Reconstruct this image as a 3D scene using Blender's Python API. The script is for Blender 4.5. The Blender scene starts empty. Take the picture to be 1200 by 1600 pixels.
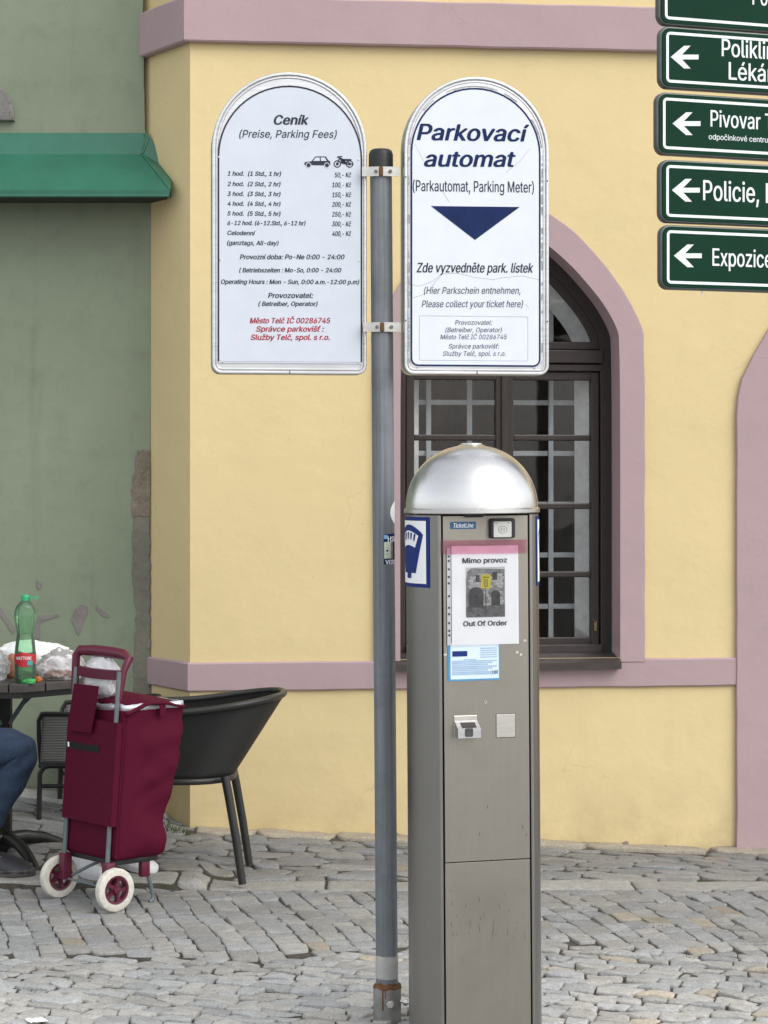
import bpy, bmesh, math, random
from mathutils import Vector, Matrix, noise as mnoise

# ---------------------------------------------------------------- camera, sky, sun, exposure
SC = bpy.context.scene
COL = SC.collection
F = 3400.0            # focal length of the photograph in its own 1200x1600 pixels
CX, HY = 600.0, 747.0  # vertical centre line and horizon of the photograph
CAMZ = 1.49
cam = bpy.data.cameras.new('camera')
cam_o = bpy.data.objects.new('camera', cam)
COL.objects.link(cam_o)
cam_o.location = (0, 0, CAMZ)
cam_o.rotation_euler = (math.radians(90), 0, 0)
cam.sensor_fit = 'VERTICAL'
cam.sensor_height = 36.0
cam.lens = 36.0 * F / 1600.0
cam.shift_y = -(800.0 - HY) / 1600.0
cam.clip_start, cam.clip_end = 0.1, 1000.0
SC.camera = cam_o

SUN_EL, SUN_AZ = math.radians(44), math.radians(132)   # azimuth from +Y clockwise: behind the camera, on its right
world = bpy.data.worlds.new('World')
SC.world = world
world.use_nodes = True
wn = world.node_tree
bg = wn.nodes['Background']
sky = wn.nodes.new('ShaderNodeTexSky')
sky.sky_type = 'NISHITA'
sky.sun_disc = False
sky.sun_elevation = SUN_EL
sky.sun_rotation = SUN_AZ
sky.dust_density = 2.0
sky.ozone_density = 1.0
hs = wn.nodes.new('ShaderNodeHueSaturation')
hs.inputs['Saturation'].default_value = 0.30      # overcast: a nearly white sky
wn.links.new(sky.outputs[0], hs.inputs['Color'])
gm = wn.nodes.new('ShaderNodeGamma')               # cloud cover evens the sky out
gm.inputs['Gamma'].default_value = 0.6
wn.links.new(hs.outputs[0], gm.inputs['Color'])
hv = wn.nodes.new('ShaderNodeHueSaturation')
hv.inputs['Value'].default_value = 2.2
wn.links.new(gm.outputs[0], hv.inputs['Color'])
wn.links.new(hv.outputs[0], bg.inputs['Color'])
bg.inputs['Strength'].default_value = 0.15

sun = bpy.data.lights.new('sun', 'SUN')
sun.energy = 0.95
sun.angle = math.radians(45)
sun.color = (1.0, 0.95, 0.88)
sun_o = bpy.data.objects.new('sun', sun)
COL.objects.link(sun_o)
sd = Vector((math.sin(SUN_AZ) * math.cos(SUN_EL), math.cos(SUN_AZ) * math.cos(SUN_EL), math.sin(SUN_EL)))
sun_o.rotation_euler = (-sd).to_track_quat('-Z', 'Y').to_euler()

SC.view_settings.view_transform = 'Standard'
SC.view_settings.look = 'None'
SC.view_settings.exposure = 0.72
SC.view_settings.gamma = 1.0
SC.render.engine = 'CYCLES'
SC.cycles.max_bounces = 8
SC.cycles.transparent_max_bounces = 16
SC.cycles.use_denoising = True

RND = random.Random(7)
RAD = math.radians

# ---------------------------------------------------------------- small maths
def smooth(a, b, x):
    t = min(1.0, max(0.0, (x - a) / (b - a)))
    return t * t * (3 - 2 * t)

def interp(x, xs, ys):
    if x <= xs[0]: return ys[0]
    for i in range(1, len(xs)):
        if x <= xs[i]:
            t = (x - xs[i - 1]) / (xs[i] - xs[i - 1])
            return ys[i - 1] + t * (ys[i] - ys[i - 1])
    return ys[-1]

def srgb(r, g, b):
    f = lambda c: (c / 255 / 12.92) if c / 255 <= 0.04045 else ((c / 255 + 0.055) / 1.055) ** 2.4
    return (f(r), f(g), f(b))

def ground_z(X, Y):
    """The square rises towards the houses on the left and falls to the right."""
    w = interp(X, [-5, -1.6, -1.0, -.8, 0.3, 1.48, 5], [.26, .165, .088, .045, -.022, -.088, -.22])
    t = smooth(7.9, 9.1, Y)
    step = .032 * smooth(7.862, 7.874, Y) * (1 - smooth(-.70, -.60, X))
    return w * t + step * (1 - t)

def ray_local(px, py, loc, yaw, d=0.0):
    """Where the sight line through a photo pixel meets the plane local y = d of a thing at loc turned by yaw: local x, z."""
    D = Vector(((px - CX) / F, 1.0, (HY - py) / F))
    R = Matrix.Rotation(-yaw, 3, 'Z')
    o = R @ (Vector((0, 0, CAMZ)) - Vector(loc))
    v = R @ D
    t = (d - o.y) / v.y
    p = o + v * t
    return (p.x, p.z)

def at(px, py, Y):
    return Vector(((px - CX) * Y / F, Y, CAMZ + (HY - py) * Y / F))

# ---------------------------------------------------------------- objects
def thing(name, label, cat, loc=(0, 0, 0), yaw=0.0, group=None):
    o = bpy.data.objects.new(name, None)
    o.empty_display_size = 0.1
    COL.objects.link(o)
    o.location = loc
    o.rotation_euler = (0, 0, yaw)
    return tag(o, label, cat, group)

def tag(o, label, cat, group=None):
    o['label'] = label
    o['category'] = cat
    if group: o['group'] = group
    return o

def link(name, me, mats, parent=None, smooth_angle=None):
    me.name = name
    if mats is not None:
        for m in (mats if isinstance(mats, (list, tuple)) else [mats]):
            if m.name not in me.materials: me.materials.append(m)
    o = bpy.data.objects.new(name, me)
    COL.objects.link(o)
    if parent is not None: o.parent = parent
    if smooth_angle is not None:
        for p in me.polygons: p.use_smooth = True
        try:
            me.set_sharp_from_angle(angle=RAD(smooth_angle))
        except Exception:
            pass
    return o

class MB:
    """Collects shapes for ONE mesh object."""
    def __init__(self):
        self.bm = bmesh.new()
        self.mi = 0
    def face(self, vs):
        try:
            f = self.bm.faces.new(vs)
            f.material_index = self.mi
            return f
        except ValueError:
            return None
    def box(self, x0, x1, y0, y1, z0, z1, bevel=0.0, seg=2):
        b = bmesh.new()
        bmesh.ops.create_cube(b, size=1.0)
        for v in b.verts:
            v.co = Vector((x0 + (v.co.x + .5) * (x1 - x0), y0 + (v.co.y + .5) * (y1 - y0), z0 + (v.co.z + .5) * (z1 - z0)))
        if bevel > 0:
            bmesh.ops.bevel(b, geom=b.edges[:], offset=bevel, segments=seg, profile=.5, affect='EDGES')
        self.merge(b)
        return self
    def merge(self, b, M=None):
        if M is not None: b.transform(M)
        vm = {}
        for v in b.verts: vm[v] = self.bm.verts.new(v.co)
        for f in b.faces: self.face([vm[v] for v in f.verts])
        b.free()
        return self
    def add_mesh(self, me, M=None):
        b = bmesh.new()
        b.from_mesh(me)
        self.merge(b, M)
        bpy.data.meshes.remove(me)
        return self
    def tube(self, pts, r, n=10, cap=True, closed=False):
        pts = [Vector(p) for p in pts]
        rs = r if isinstance(r, (list, tuple)) else [r] * len(pts)
        rings = []
        N = len(pts)
        prev = None
        for i, p in enumerate(pts):
            if closed:
                d = pts[(i + 1) % N] - pts[i - 1]
            else:
                d = pts[min(i + 1, N - 1)] - pts[max(i - 1, 0)]
            d.normalize()
            if prev is None:
                up = Vector((0, 0, 1)) if abs(d.z) < .9 else Vector((0, 1, 0))
                a = d.cross(up).normalized()
            else:
                a = (prev - d * prev.dot(d)).normalized()
            prev = a
            b = d.cross(a)
            rings.append([self.bm.verts.new(p + (a * math.cos(2 * math.pi * k / n) + b * math.sin(2 * math.pi * k / n)) * rs[i]) for k in range(n)])
        for i in range(N if closed else N - 1):
            A, B = rings[i], rings[(i + 1) % N]
            for k in range(n):
                self.face([A[k], B[k], B[(k + 1) % n], A[(k + 1) % n]])
        if cap and not closed:
            self.face(rings[0])
            self.face(rings[-1][::-1])
        return self
    def loft(self, rings, cap=True, closed=True):
        R = [[self.bm.verts.new(p) for p in ring] for ring in rings]
        n = len(R[0])
        for i in range(len(R) - 1):
            for k in range(n if closed else n - 1):
                self.face([R[i][k], R[i][(k + 1) % n], R[i + 1][(k + 1) % n], R[i + 1][k]])
        if cap:
            self.face(R[0][::-1])
            self.face(R[-1])
        return self
    def lathe(self, prof, n=32, c=(0, 0, 0), cap=True):
        return self.loft([[(c[0] + r * math.cos(2 * math.pi * k / n), c[1] + r * math.sin(2 * math.pi * k / n), c[2] + z) for k in range(n)] for r, z in prof], cap)
    def prism_z(self, poly, z0, z1):
        return self.loft([[(x, y, z0) for x, y in poly], [(x, y, z1) for x, y in poly]])
    def prism_y(self, poly, y0, y1):
        """poly in (x, z)."""
        return self.loft([[(x, y0, z) for x, z in poly], [(x, y1, z) for x, z in poly]])
    def build(self, name, mats, parent=None, smooth_angle=None, M=None):
        bmesh.ops.recalc_face_normals(self.bm, faces=self.bm.faces[:])
        if M is not None: self.bm.transform(M)
        me = bpy.data.meshes.new(name)
        self.bm.to_mesh(me)
        self.bm.free()
        return link(name, me, mats, parent, smooth_angle)

_tmp = []
def filled(outlines, y_mid, half, bevel=0.0):
    """Flat shape with holes: outlines are lists of (x, z); solid from y_mid-half to y_mid+half. Returns a mesh."""
    c = bpy.data.curves.new('tmp', 'CURVE')
    c.dimensions = '2D'
    c.fill_mode = 'BOTH'
    K = 200.0                       # filled at a large scale: the fill loses detail in millimetre shapes
    c.extrude = max(0.0, half - bevel) * K
    c.bevel_depth = bevel * K
    c.bevel_resolution = 2
    c.offset = -bevel * K
    for pl in outlines:
        s = c.splines.new('POLY')
        s.points.add(len(pl) - 1)
        for p, (x, z) in zip(s.points, pl): p.co = (x * K, z * K, 0, 1)
        s.use_cyclic_u = True
    o = bpy.data.objects.new('tmp', c)
    COL.objects.link(o)
    me = bpy.data.meshes.new_from_object(o.evaluated_get(bpy.context.evaluated_depsgraph_get()))
    bpy.data.objects.remove(o)
    bpy.data.curves.remove(c)
    me.transform(Matrix.Translation((0, y_mid, 0)) @ Matrix.Rotation(RAD(90), 4, 'X') @ Matrix.Scale(1 / K, 4))
    me.materials.clear()
    return me

def offset_poly(p, d):
    """Shrinks a counter-clockwise closed polygon by d."""
    n = len(p)
    out = []
    for i in range(n):
        a, b, c = Vector(p[i - 1]), Vector(p[i]), Vector(p[(i + 1) % n])
        e1, e2 = (b - a).normalized(), (c - b).normalized()
        n1, n2 = Vector((-e1.y, e1.x)), Vector((-e2.y, e2.x))
        m = (n1 + n2)
        m = m / max(.3, (m.length_squared / 2))
        q = b + m * d
        out.append((q.x, q.y))
    return out

def arc_pts(cx, cz, r, a0, a1, n):
    return [(cx + r * math.cos(RAD(a0 + (a1 - a0) * k / n)), cz + r * math.sin(RAD(a0 + (a1 - a0) * k / n))) for k in range(n + 1)]

def tombstone(w, zb, zt, rc, n=28):
    """Sign outline: round top, small rounded bottom corners; centred on x=0, counter-clockwise."""
    h = w / 2
    p = arc_pts(-h + rc, zb + rc, rc, 180, 270, 6) + arc_pts(h - rc, zb + rc, rc, 270, 360, 6)
    return p + arc_pts(0, zt - h, h, 0, 180, n)

def rrect(x0, x1, z0, z1, r, n=5):
    return (arc_pts(x0 + r, z0 + r, r, 180, 270, n) + arc_pts(x1 - r, z0 + r, r, 270, 360, n)
            + arc_pts(x1 - r, z1 - r, r, 0, 90, n) + arc_pts(x0 + r, z1 - r, r, 90, 180, n))

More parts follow.
